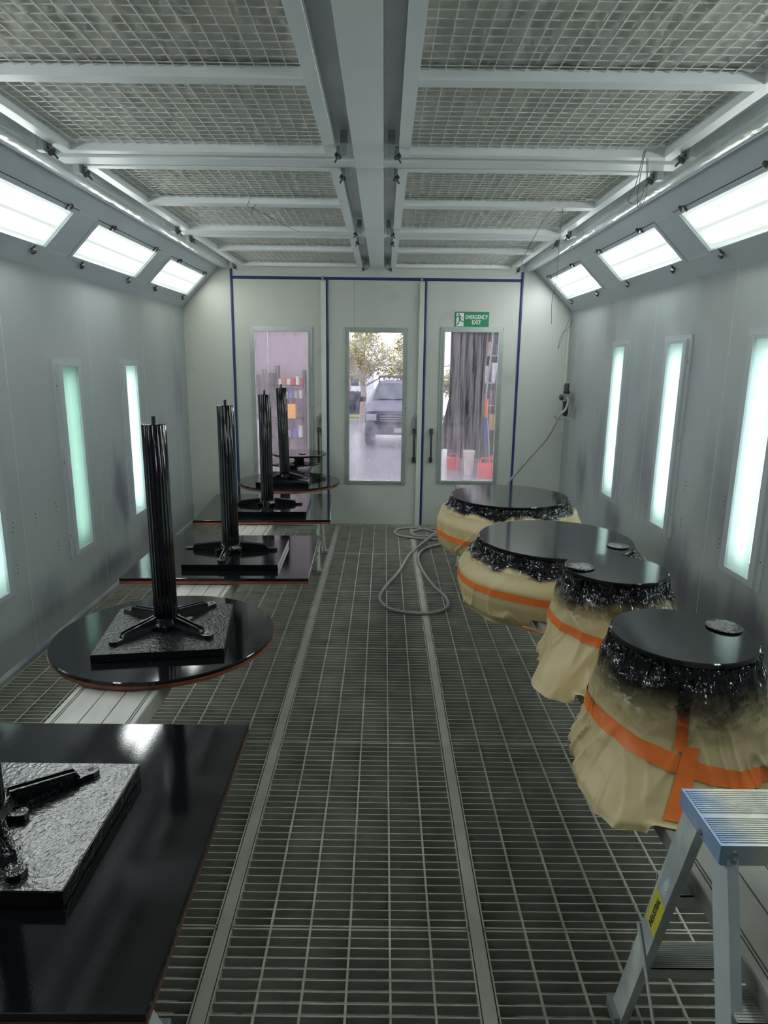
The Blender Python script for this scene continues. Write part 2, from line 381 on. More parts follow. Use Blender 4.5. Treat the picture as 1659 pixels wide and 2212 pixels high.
# sloped panels under the ceiling
S_IN = (.265, .742); BL = [(-.6, .5), (.62, 1.73), (1.85, 2.85), (3.055, 4.165), (4.51, 5.62), (5.965, 7.07)]
BR = [(-.6, .5), (.55, 1.66), (1.75, 2.75), (2.905, 4.015), (4.365, 5.47), (5.93, 7.03)]
def bev_fn(side):
    A = Vector((BXL if side < 0 else BXR, 0, ZC)); B = Vector((XL if side < 0 else XR, 0, BZ)); e = B - A
    nrm = Vector((e.z, 0, -e.x)); nrm.normalize()
    if nrm.z < 0: nrm = -nrm         # outward (up and away)
    def fn(y, s, t): return A + e * s + nrm * t + Vector((0, y, 0))
    return fn
FL, FR = bev_fn(-1), bev_fn(1)
tl = struct(holed_panel('trim_1', M['bevel'], (Y0, D + .03), (0, 1), [(a, b, S_IN[0], S_IN[1]) for a, b in BL[1:]], FL, .03))
tr = struct(holed_panel('trim_2', M['bevel'], (Y0, D + .03), (0, 1), [(a, b, S_IN[0], S_IN[1]) for a, b in BR[1:]], FR, .03))
for fn, t in ((FL, tl), (FR, tr)):
    mb = MB()
    for s0 in (.222, .765):
        vs = [mb.bm.verts.new(fn(y, s, tt)) for y in (Y0, D) for s in (s0, s0 + .006) for tt in (-.0012, 0)]
        for q in [(0,1,3,2),(4,6,7,5),(0,4,5,1),(2,3,7,6),(0,2,6,4),(1,5,7,3)]: mb.bm.faces.new([vs[i] for i in q])
    mb.build('panel_fold', M['ceil'], t)
# film-covered round cornices along the slope
def cornice(xa, xb, side):
    pts = []
    for k in range(13):
        a = PI * k / 12; cx = (xa + xb) / 2; pts.append((cx + (xb - xa) / 2 * math.cos(a), ZC + .018 - .034 * math.sin(a)))
    pts += [(xa, ZC + .05), (xb, ZC + .05)]
    return MB().prism(pts, 1, Y0, D - .004)
struct(cornice(BXL + .004, -1.60, -1).build('trim_3', M['film'], smooth=50))
struct(cornice(1.425, BXR - .004, 1).build('trim_4', M['film'], smooth=50))

# ceiling: top skin, centre beam, cross beams
ce = struct(MB().box(XL, XR, Y0, D + .03, 2.815, 2.85).build('ceiling', M['channel']))
MB().box(-.155, -.015, Y0, 3.552, ZC, 2.815, .003).box(-.155, -.015, 3.556, D - .002, ZC - .003, 2.815, .003).build('centre_beam', M['ceil'], ce)
for y0, y1 in ((1.50, 1.62), (3.465, 3.575), (5.35, 5.465), (7.165, D - .002)):
    MB().box(-1.60, -.156, y0, y1, ZC + .002, 2.815).build('cross_beam', M['ceil'], ce)
    MB().box(-.014, 1.425, y0, y1, ZC + .002, 2.815).build('cross_beam', M['ceil'], ce)

# ------------------------------------------------------------------ back wall with three door leaves
holesW = [(-1.604, 1.4275, -.1, 2.636)]
wf = struct(holed_panel('wall_far', M['doorwall'], (XL - .05, XR + .05), (-.1, 2.85), holesW, lambda a, b, t: (a, D + t, b), .06))
WZ = (.468, 2.154)
PW = [(-1.385, -.81, .505, 2.10), (-.378, .200, .505, 2.10), (.636, 1.215, .517, 2.116)]    # panes
LEAF = [(-1.604, -.607), (-.607, .427), (.427, 1.4275)]
def pane_mat(name, tint, clear, streak):
    m = bpy.data.materials.new(name); m.use_nodes = True
    nt = m.node_tree; n = nt.nodes; L = nt.links; n.clear()
    out = n.new('ShaderNodeOutputMaterial'); tr_ = n.new('ShaderNodeBsdfTransparent'); tr_.inputs[0].default_value = (.93, .90, .93, 1)
    tl_ = n.new('ShaderNodeBsdfTranslucent'); tl_.inputs[0].default_value = (*tint, 1)
    df = n.new('ShaderNodeBsdfDiffuse'); df.inputs[0].default_value = (*tint, 1)
    ms = n.new('ShaderNodeMixShader'); ms.inputs[0].default_value = .45; L.new(tl_.outputs[0], ms.inputs[1]); L.new(df.outputs[0], ms.inputs[2])
    tc = n.new('ShaderNodeTexCoord'); mp = n.new('ShaderNodeMapping'); mp.inputs['Scale'].default_value = streak
    L.new(tc.outputs['Object'], mp.inputs[0])
    nz = n.new('ShaderNodeTexNoise'); nz.inputs['Scale'].default_value = 6; nz.inputs['Detail'].default_value = 6; L.new(mp.outputs[0], nz.inputs['Vector'])
    sp = n.new('ShaderNodeSeparateXYZ'); L.new(tc.outputs['Object'], sp.inputs[0])
    gz = n.new('ShaderNodeMapRange'); gz.inputs['From Min'].default_value = 1.3; gz.inputs['From Max'].default_value = .5
    gz.inputs['To Min'].default_value = 0; gz.inputs['To Max'].default_value = .16; L.new(sp.outputs['Z'], gz.inputs['Value'])
    mr = n.new('ShaderNodeMapRange'); mr.inputs['From Min'].default_value = .35; mr.inputs['From Max'].default_value = .75
    mr.inputs['To Min'].default_value = clear - .08; mr.inputs['To Max'].default_value = clear + .25
    L.new(nz.outputs['Fac'], mr.inputs['Value'])
    ad = n.new('ShaderNodeMath'); ad.operation = 'ADD'; ad.use_clamp = True; L.new(mr.outputs[0], ad.inputs[0]); L.new(gz.outputs[0], ad.inputs[1])
    mx = n.new('ShaderNodeMixShader'); L.new(ad.outputs[0], mx.inputs[0]); L.new(tr_.outputs[0], mx.inputs[1]); L.new(ms.outputs[0], mx.inputs[2])
    gl = n.new('ShaderNodeBsdfGlossy'); gl.inputs['Roughness'].default_value = .05
    m2 = n.new('ShaderNodeMixShader'); m2.inputs[0].default_value = .04; L.new(mx.outputs[0], m2.inputs[1]); L.new(gl.outputs[0], m2.inputs[2])
    L.new(m2.outputs[0], out.inputs[0]); return m
PM = [pane_mat('dusty_pane_left', (.60, .50, .54), .17, (3, 1, .8)), pane_mat('dusty_pane_middle', (.66, .62, .72), .10, (2, 1, 1.5)), pane_mat('dusty_pane_right', (.60, .56, .58), .10, (9, 1, .25))]
for i, ((a, b), (p0, p1, q0, q1)) in enumerate(zip(LEAF, PW)):
    d = struct(holed_panel('door_%d' % (i + 1), M['doorwall'], (a + .006, b - .006), (.012, 2.628), [(p0, p1, q0, q1)], lambda x, z, t: (x, D + .001 + t, z), .045))
    wf_ = MB()     # mitred window frame, folded
    o_ = (p0 - .045, p1 + .045, q0 - .037, q1 + .05)
    for (x0, x1, z0, z1) in ((o_[0], p0 + .003, o_[2], o_[3]), (p1 - .003, o_[1], o_[2], o_[3]), (p0 + .003, p1 - .003, o_[2], q0 + .003), (p0 + .003, p1 - .003, q1 - .003, o_[3])):
        wf_.box(x0, x1, D - .012, D + .002, z0, z1, .002)
    fr = wf_.build('window_frame', M['winframe'], d)
    ir = MB()
    for (x0, x1, z0, z1) in ((p0 - .016, p0 + .004, q0 - .016, q1 + .016), (p1 - .004, p1 + .016, q0 - .016, q1 + .016), (p0 + .004, p1 - .004, q0 - .016, q0 + .004), (p0 + .004, p1 - .004, q1 - .004, q1 + .016)):
        ir.box(x0, x1, D - .02, D - .011, z0, z1, .003)
    ir.build('glazing_bead', M['winframe'], fr)
    for xx in (o_[0] + .01, o_[1] - .01):
        for q_ in range(5):
            zz = o_[2] + .02 + (o_[3] - o_[2] - .04) * q_ / 4
            MB().lathe([(.004, 0), (.003, .003)], 8, (xx, D - .012, zz), mtx=Matrix.Rotation(PI/2, 4, 'X')).build('screw', M['ink'], fr)
    MB().box(p0, p1, D + .02, D + .024, q0, q1).build('pane', PM[i], d)
    # handles
    hx = (-.708, .332, .520)[i]
    h = MB()
    for zz in (.750, 1.065):
        h.box(hx - .018, hx + .018, D - .045, D, zz - .028, zz + .028, .005)
    h.tube([(hx, D - .04, .75), (hx, D - .052, .80), (hx, D - .052, 1.015), (hx, D - .04, 1.065)], .011, 10)
    h.build('door_handle', M['dark'], d, smooth=True)
    if i < 2:
        lv = MB(); lx = hx
        lv.prism([(lx - .022, 1.10), (lx - .006, 1.10), (lx + .012, 1.19), (lx + .03, 1.215), (lx + .03, 1.245), (lx - .018, 1.205)], 1, D - .035, D - .012)
        lv.box(lx + .005, lx + .035, D - .03, D, 1.19, 1.24, .003)
        lv.build('latch_lever', M['bracket'], d, smooth=True)
# cover strips, blue seals, head clips
k = 5
for (x0, x1) in ((-.672, -.619), (.36, .413)):
    struct(MB().box(x0, x1, D - .036, D - .001, .0, 2.60, .003).build('trim_%d' % k, M['post'])); k += 1
bs = MB()
for x in (-1.604, -.608, .427, 1.4275):
    top = 2.72 if abs(x) > 1 else 2.63
    bs.lathe([(.013, 0), (.013, top)], 12, (x, D - .004, .0))
for x0, x1 in ((-1.59, -.66), (-.64, .37), (.39, 1.414)):
    bs.tube([(x0, D - .004, 2.636), (x1, D - .004, 2.636)], .0145, 12)
struct(bs.build('trim_%d' % k, M['blue'], smooth=True)); k += 1
cl = MB()
for x in (-.65, .38): cl.box(x - .011, x + .011, D - .026, D, 2.62, 2.66, .002)
struct(cl.build('trim_%d' % k, M['bracket'])); k += 1
struct(MB().box(-1.604, 1.4275, D - .03, D + .06, -.10, .010).build('trim_%d' % k, M['steel_grate'])); k += 1   # door sill

# ------------------------------------------------------------------ floor
fl = struct(MB().box(XL - .05, XR + .05, Y0, D + .06, -.14, -.072).build('floor', M['pit']))
LANES = [(-2.11, -.524), (-.476, .296), (.344, 1.948)]
JY = [1.787 + 1.072 * kk for kk in range(-3, 6)]
for (x0, x1) in LANES:
    mb = MB(); y = Y0 + .02
    edges = [Y0] + [q for q in JY if q > Y0 + .1] + [D - .03]
    for ya, yb in zip(edges, edges[1:]):
        n_ = max(1, round((yb - ya) / .037)); st = (yb - ya) / n_
        for q in range(1, n_): mb.box(x0, x1, ya + q*st - .0016, ya + q*st + .0016, -.032, -.0008)
    mb.build('cross_blades', M['grate_blade'], fl)
    mb = MB()
    for ya, yb in zip(edges, edges[1:]):
        for q in range(1, max(1, round((yb - ya) / .037))):
            yy = ya + q * (yb - ya) / max(1, round((yb - ya) / .037))
            mb.box(x0, x1, yy - .0022, yy + .0022, -.0008, .0008)
    nb = round((x1 - x0) / .1285); st = (x1 - x0) / nb
    for q in range(1, nb):
        xx = x0 + q * st
        mb.box(xx - .0035, xx + .0035, Y0, D - .03, -.008, .0022)
    for yy in edges[1:-1]:
        mb.box(x0, x1, yy - .009, yy - .003, -.03, .002); mb.box(x0, x1, yy + .003, yy + .009, -.03, .002)
    for xx in (x0, x1 - .005): mb.box(xx, xx + .005, Y0, D - .03, -.03, .002)
    mb.box(x0, x1, D - .036, D - .03, -.03, .002)
    mb.build('grating_bars', M['steel_grate'], fl)
for xc in (-.50, .32):
    MB().box(xc - .0205, xc + .0205, Y0, D - .03, -.03, .003, .002).build('support_strip', M['strip'], fl)

# ================================================================== CEILING FILTER FRAMES
YR = [(1.70, 3.40, 2.52, 2.58), (3.60, 5.29, 4.376, 4.464), (5.485, 7.15, 6.11, 6.20)]
FLAB = ['nearest the camera', 'in the middle of the three', 'closest to the doors']
def clamp(parent, x, y, s, near):
    dy = .02
    br = MB().box(x - .016, x + .016, y - .055, y - .012, 2.70, 2.80, .003)
    br.box(x - .016 + s*.02, x + .016 + s*.02, y - .012, y - .004, 2.705, 2.745, .002)
    c_ = br.build('clamp', M['bracket'], parent)
    rod = [(x, y - .03, 2.745), (x + s*.045, y + .02, 2.685)]
    MB().tube(rod, .0045, 8).build('clamp_bolt', M['dark'], c_)
    d_ = (Vector(rod[1]) - Vector(rod[0])).normalized(); q = d_.to_track_quat('Z', 'Y').to_matrix().to_4x4()
    pt = Vector(rod[0]) + d_ * .055
    MB().lathe([(.012, -.010), (.018, -.006), (.018, .006), (.012, .010)], 32, pt, rmod=lambda a: 1 + .22 * math.cos(4 * a), mtx=q).build('wing_knob', M['knob'], c_, smooth=True)
for side, (xa, xb) in ((-1, (-1.52, -.235)), (1, (.055, 1.34))):
    for ri, (ya, yb, ma, mc) in enumerate(YR):
        sname = 'left' if side < 0 else 'right'
        t = thing('ceiling_filter_frame', 'steel-framed wire mesh ceiling filter panel %s of the centre beam, %s' % (sname, FLAB[ri]), 'filter panel', (0, 0, 0), 0, 'filter panels in the ceiling')
        mb = MB(); z0, z1 = ZC, 2.776
        for bx in ((xa, xa + .052, ya, yb), (xb - .052, xb, ya, yb), (xa + .052, xb - .052, ya, ya + .05), (xa + .052, xb - .052, yb - .05, yb), (xa + .052, xb - .052, ma, mc)):
            mb.box(*bx, z0, z1, .0015)
        mb.build('frame', M['frame'], t)
        for (fa, fb) in ((ya + .05, ma), (mc, yb - .05)):
            wm = MB(); y = fa + .02
            while y < fb:
                wm.box(xa + .05, xb - .05, y - .0014, y + .0014, 2.7705, 2.7733); y += .0515
            x = xa + .052 + .035
            while x < xb - .052:
                wm.box(x - .0014, x + .0014, fa, fb, 2.7677, 2.7705); x += .0545
            wm.build('wire_mesh', M['wire'], t)
            nx, ny = 90, 70; bm = bmesh.new(); g = []
            for i in range(nx + 1):
                row = []
                for jj in range(ny + 1):
                    X_ = xa + .045 + (xb - xa - .09) * i / nx; Y_ = fa - .005 + (fb - fa + .01) * jj / ny
                    v = noise.noise(Vector((X_ * 9, Y_ * 2.2, side * 3 + ri)))
                    v2 = noise.noise(Vector((X_ * 24 + 2*v, Y_ * 5, 5 + ri)))
                    zz = 2.797 - .008 * max(0, v) - .012 * (1 - abs(v2)) ** 5 + .002 * v2
                    row.append(bm.verts.new((X_, Y_, zz)))
                g.append(row)
            for i in range(nx):
                for jj in range(ny): bm.faces.new([g[i][jj], g[i+1][jj], g[i+1][jj+1], g[i][jj+1]])
            bmesh.ops.solidify(bm, geom=list(bm.faces), thickness=-.003)
            q = MB(); q.bm.free(); q.bm = bm; q.build('filter_mat', M['filter'], t, smooth=60)
        cx_in = -.192 if side < 0 else .020; cx_out = -1.545 if side < 0 else 1.365
        s_in = -1 if side < 0 else 1
        for yy in ((ya + .03) if ri else None, yb - .13):
            if yy is None: continue
            clamp(t, cx_in, yy, s_in, 0); clamp(t, cx_out, yy, -s_in, 0)

# ================================================================== LAMPS
def diffuser_mat(name, col, k, tubes=2):
    m = bpy.data.materials.new(name); m.use_nodes = True
    nt = m.node_tree; n = nt.nodes; L = nt.links
    b = n['Principled BSDF']; b.inputs['Base Color'].default_value = (.55, .6, .57, 1); b.inputs['Roughness'].default_value = .12
    uv = n.new('ShaderNodeTexCoord'); sp = n.new('ShaderNodeSeparateXYZ'); L.new(uv.outputs['UV'], sp.inputs[0])
    # tube bands run along the lamp; v across, u along
    total = None
    for c in ((.20, .44) if tubes == 4 else (.27, .72)):
        for cc in ((c, 1 - c) if tubes == 4 else (c,)):
            s_ = n.new('ShaderNodeMath'); s_.operation = 'SUBTRACT'; s_.inputs[1].default_value = cc; L.new(sp.outputs['Y'], s_.inputs[0])
            a_ = n.new('ShaderNodeMath'); a_.operation = 'ABSOLUTE'; L.new(s_.outputs[0], a_.inputs[0])
            r_ = n.new('ShaderNodeMapRange'); r_.interpolation_type = 'SMOOTHSTEP'; r_.inputs['From Min'].default_value = .20; r_.inputs['From Max'].default_value = .02
            L.new(a_.outputs[0], r_.inputs['Value'])
            if total is None: total = r_.outputs[0]
            else:
                q = n.new('ShaderNodeMath'); q.operation = 'ADD'; L.new(total, q.inputs[0]); L.new(r_.outputs[0], q.inputs[1]); total = q.outputs[0]
    s_ = n.new('ShaderNodeMath'); s_.operation = 'SUBTRACT'; s_.inputs[1].default_value = .5; L.new(sp.outputs['X'], s_.inputs[0])
    a_ = n.new('ShaderNodeMath'); a_.operation = 'ABSOLUTE'; L.new(s_.outputs[0], a_.inputs[0])
    r_ = n.new('ShaderNodeMapRange'); r_.interpolation_type = 'SMOOTHSTEP'; r_.inputs['From Min'].default_value = .49; r_.inputs['From Max'].default_value = .34
    L.new(a_.outputs[0], r_.inputs['Value'])
    mu = n.new('ShaderNodeMath'); mu.operation = 'MULTIPLY'; L.new(total, mu.inputs[0]); L.new(r_.outputs[0], mu.inputs[1])
    st = n.new('ShaderNodeMapRange'); st.inputs['To Min'].default_value = .20; st.inputs['To Max'].default_value = LAMP * k
    L.new(mu.outputs[0], st.inputs['Value']); L.new(st.outputs[0], b.inputs['Emission Strength'])
    cm_ = n.new('ShaderNodeMix'); cm_.data_type = 'RGBA'; cm_.inputs['A'].default_value = (.86, .96, .90, 1); cm_.inputs['B'].default_value = (*col, 1)
    L.new(mu.outputs[0], cm_.inputs['Factor']); L.new(cm_.outputs['Result'], b.inputs['Emission Color'])
    return m
DM = {k_: diffuser_mat('diffuser_' + k_, c, s) for k_, c, s in (('bright', (.95, .99, 1), 1.0), ('cool', (.90, .98, 1), 1.0), ('warm', (1, 1, .88), .6), ('aged', (1, .98, .88), .6))}
def slope_lamp(side, ya, yb, key, label):
    fn = FL if side < 0 else FR
    t = thing('ceiling_light', label, 'light', (0, 0, 0), 0, 'fluorescent lights in the sloped panels')
    s0, s1 = S_IN
    # shallow tray
    mb = MB(); e = .002
    def V(y, s, d): return mb.bm.verts.new(fn(y, s, d))
    a = [V(ya + e, s0 + e, .028), V(yb - e, s0 + e, .028), V(yb - e, s1 - e, .028), V(ya + e, s1 - e, .028)]
    b_ = [V(ya + e, s0 + e, .075), V(yb - e, s0 + e, .075), V(yb - e, s1 - e, .075), V(ya + e, s1 - e, .075)]
    mb.bm.faces.new(b_)
    for i in range(4): mb.bm.faces.new([a[i], a[(i+1) % 4], b_[(i+1) % 4], b_[i]])
    mb.build('lamp_tray', M['lampbox'], t)
    # diffuser sheet with uv
    bm = bmesh.new(); uvl = bm.loops.layers.uv.new('UVMap')
    def sheet(d, flip):
        vs = [bm.verts.new(fn(y, s, d)) for y, s in ((ya + .003, s0 + .004), (yb - .003, s0 + .004), (yb - .003, s1 - .004), (ya + .003, s1 - .004))]
        fc = bm.faces.new(vs[::-1] if flip else vs)
        mp_ = {vs[0]: (0, 0), vs[1]: (1, 0), vs[2]: (1, 1), vs[3]: (0, 1)}
        for lp in fc.loops: lp[uvl].uv = mp_[lp.vert]
        return vs
    A = sheet(.010, False); B = sheet(.014, True)
    for i in range(4): bm.faces.new([A[i], B[i], B[(i+1) % 4], A[(i+1) % 4]])
    me = bpy.data.meshes.new('diffuser'); bm.to_mesh(me); bm.free(); me.materials.append(DM[key])
    o = bpy.data.objects.new('diffuser', me); C.objects.link(o); o.parent = t
    # access frame, slightly proud of the slope
    fr = MB(); W = .045; wy = .04
    for (y0, y1, q0, q1) in ((ya - wy, ya, s0 - W, s1 + W), (yb, yb + wy, s0 - W, s1 + W), (ya, yb, s0 - W, s0), (ya, yb, s1, s1 + W)):
        vs = [fr.bm.verts.new(fn(y, s, d)) for y in (y0, y1) for s in (q0, q1) for d in (-.004, 0)]
        for q in [(0,1,3,2),(4,6,7,5),(0,4,5,1),(2,3,7,6),(0,2,6,4),(1,5,7,3)]: fr.bm.faces.new([vs[i] for i in q])
    fr.build('access_frame', M['bevel'], t)
    gp = MB()      # dark joint along the top edge
    vs = [gp.bm.verts.new(fn(y, s, d)) for y in (ya - wy, yb + wy) for s in (s0 - W - .007, s0 - W) for d in (-.003, 0)]
    for q in [(0,1,3,2),(4,6,7,5),(0,4,5,1),(2,3,7,6),(0,2,6,4),(1,5,7,3)]: gp.bm.faces.new([vs[i] for i in q])
    gp.build('seal', M['ink'], t)
    for yy in (ya + .17, yb - .11):
        for s in (s0 - W - .015, s1 + W + .03):
            p = fn(yy, s, -.001); q = fn(yy, s, -.028); d_ = (q - p).normalized(); mq = d_.to_track_quat('Z', 'Y').to_matrix().to_4x4()
            kb = MB().lathe([(.004, 0), (.004, .016)], 8, p, mtx=mq)
            kb.lathe([(.010, .012), (.016, .015), (.016, .026), (.010, .030)], 24, p, rmod=lambda a: 1 + .2 * math.cos(3 * a), mtx=mq)
            tq = fn(yy - .03, s, -.006)
            kb.tube([p + d_ * .006, fn(yy + .0, s + (.06 if s < .5 else -.06), -.007)], .005, 6)
            kb.build('wing_knob', M['knob'], t, smooth=True)
    return t
slope_lamp(-1, *BL[2], 'bright', 'added unseen sloped light panel at the left, just outside the picture edge')  # out of view; added for light and reflections at the near end
slope_lamp(-1, *BL[1], 'bright', 'added unseen sloped light panel at the left, level with the ladder')  # unseen panel, added because the near floor stayed too dark
slope_lamp(1, *BR[1], 'cool', 'added unseen sloped light panel above the ladder at the right')  # unseen too; added to brighten the ladder and the floor around it
for ya_, yb_, k_, lab in ((*BL[3], 'bright', 'largest bright light panel in the left slope, cut by the picture edge'),
                          (*BL[4], 'bright', 'middle bright light panel in the left slope, white and evenly lit'),
                          (*BL[5], 'aged', 'dimmer yellowish light panel in the left slope beside the doors')):
    slope_lamp(-1, ya_, yb_, k_, lab)
slope_lamp(1, *BR[2], 'cool', 'added unseen sloped light panel at the right, just outside the picture edge')  # right-hand counterpart out of view, added for more light near the camera
for ya_, yb_, k_, lab in ((*BR[3], 'warm', 'largest light panel in the right slope, pale yellowish with streaks, cut by the edge'),
                          (*BR[4], 'cool', 'middle light panel in the right slope, cool white'),
                          (*BR[5], 'bright', 'small far light panel in the right slope with a thin wire hanging across')):
    slope_lamp(1, ya_, yb_, k_, lab)

glassm = bpy.data.materials.new('wall_lamp_glass'); glassm.use_nodes = True
n = glassm.node_tree.nodes; L = glassm.node_tree.links; n.clear()
o_ = n.new('ShaderNodeOutputMaterial'); a_ = n.new('ShaderNodeBsdfTransparent'); a_.inputs[0].default_value = (.84, .92, .90, 1)
b_ = n.new('ShaderNodeBsdfTranslucent'); b_.inputs[0].default_value = (.8, .9, .87, 1)
c_ = n.new('ShaderNodeMixShader'); c_.inputs[0].default_value = .25; L.new(a_.outputs[0], c_.inputs[1]); L.new(b_.outputs[0], c_.inputs[2])
g_ = n.new('ShaderNodeBsdfGlossy'); g_.inputs['Roughness'].default_value = .05; d_ = n.new('ShaderNodeMixShader'); d_.inputs[0].default_value = .05
L.new(c_.outputs[0], d_.inputs[1]); L.new(g_.outputs[0], d_.inputs[2]); L.new(d_.outputs[0], o_.inputs[0])
tube_on = emis('tube_lit', (.93, .99, 1), TUBE)
tube_low = emis('tube_faint', (.75, 1, .90), 1.9)  # weak glow put into a tube taken as unlit
def wall_lamp(side, ya, yb, zr, label, on=True):
    X = XL if side < 0 else XR; s = 1 if side < 0 else -1      # s: into the room
    t = thing('wall_light', label, 'light', (X, 0, 0), 0, 'recessed wall lights')
    z0, z1 = zr
    def bx(mb, d0, d1, y0, y1, q0, q1, bev=0):
        a, b = sorted((s * d0, s * d1)); mb.box(a, b, y0, y1, q0, q1, bev); return mb
    hs = MB()      # housing: closed box behind the wall
    bx(hs, -.135, -.13, ya, yb, z0, z1); bx(hs, -.13, 0, ya - .003, ya + .001, z0, z1); bx(hs, -.13, 0, yb - .001, yb + .003, z0, z1)
    bx(hs, -.13, 0, ya, yb, z0 - .003, z0 + .001); bx(hs, -.13, 0, ya, yb, z1 - .001, z1 + .003)
    hs.build('housing', M['lampbox'], t)
    op = MB()
    for (y0, y1, q0, q1) in ((ya - .10, ya - .06, z0 - .04, z1 + .05), (yb + .03, yb + .07, z0 - .04, z1 + .05), (ya - .06, yb + .03, z1 + .022, z1 + .05), (ya - .06, yb + .03, z0 - .04, z0 - .03)):
        bx(op, 0, .010, y0, y1, q0, q1, .001)
    pf = op.build('back_plate', M['lampframe'], t)
    ip = MB()
    for (y0, y1, q0, q1) in ((ya - .06, ya - .032, z0 - .03, z1 + .022), (ya - .032, ya, z0 - .03, z1 + .022), (yb, yb + .03, z0 - .03, z1 + .022), (ya, yb, z1, z1 + .022), (ya, yb, z0 - .03, z0)):
        bx(ip, 0, .020 if y0 != ya - .06 else .026, y0, y1, q0, q1, .0015)
    ip.build('frame', M['lampframe'], t)
    for kk in range(3):
        zz = z0 + .12 + (z1 - z0 - .24) * kk / 2
        MB().lathe([(.004, 0), (.003, .004)], 8, (s * .010, ya - .08, zz), mtx=Matrix.Rotation(s * PI / 2, 4, 'Y')).build('screw', M['dark'], pf)
    g = MB(); bx(g, .004, .007, ya + .0005, yb - .0005, z0 + .0005, z1 - .0005); g.build('glass', glassm, t)
    ym = (ya + yb) / 2
    tb = MB().lathe([(.0155, 0), (.0155, z1 - z0 - .11)], 16, (s * -.07, ym, z0 + .055)); tb.build('tube', tube_on if on else tube_low, t, smooth=True)
    for zz in (z0 + .035, z1 - .055): MB().box(s * -.07 - .02, s * -.07 + .02, ym - .02, ym + .02, zz, zz + .02, .003).build('tube_holder', M['white'], t)
wall_lamp(-1, *LG[0], LZ, 'tall wall light in the left wall, nearest of all to the camera')
wall_lamp(-1, *LG[1], LZ, 'tall wall light cut off by the left picture edge')
wall_lamp(-1, *LG[2], LZ, 'dim greenish tall wall light in the left wall, its unlit tube given a faint glow', False)
wall_lamp(-1, *LG[3], LZ, 'bright narrow wall light in the left wall, farthest from the camera')
wall_lamp(1, *RG[0], RZ, 'tall wall light in the right wall, nearest of all to the camera')
wall_lamp(1, *RG[1], RZ, 'bright tall wall light cut by the right picture edge')
wall_lamp(1, *RG[2], RZ, 'bright tall wall light in the middle of the right wall')
wall_lamp(1, *RG[3], RZ, 'bright narrow wall light in the right wall, farthest from the camera')

# ================================================================== PLANKS AND TRESTLES
def plank(name, x0, x1, y0, y1, ztop, label, m, dx=0, h=.066):
    mb = MB()
    # channel section with ribs on top
    W = x1 - x0; prof = [(0, -h), (0, -.004), (.003, 0)]
    ribs = (.022, .030, .11, .185, .262, .270)
    for q in ribs: prof += [(q * W / .29 - .0022, 0), (q * W / .29 - .0014, -.006), (q * W / .29 + .0014, -.006), (q * W / .29 + .0022, 0)]
    prof += [(W - .003, 0), (W, -.004), (W, -h), (W - .02, -h), (W - .02, -h + .004), (W - .004, -h + .004), (W - .004, -.010), (.004, -.010), (.004, -h + .004), (.02, -h + .004), (.02, -h)]
    pts = [(p[0] - W / 2, p[1]) for p in prof]
    mb.prism(pts, 1, 0, y1 - y0)
    o = mb.build(name, m); o.location = ((x0 + x1) / 2, y0, ztop); o.rotation_euler = (0, 0, -dx / (y1 - y0))
    tag(o, label, 'plank'); return o
PZ = .670
plank('scaffold_plank', -1.073, -.783, .74, 7.14, PZ, 'long pale aluminium plank under the row of tabletops along the left wall', M['alu_plank'], .022)
PZR = .648
plank('scaffold_plank', .735, 1.025, .62, 6.25, PZR, 'worn grey aluminium plank under the paper-wrapped tabletops along the right wall', M['alu_dark'], -.038, .046)

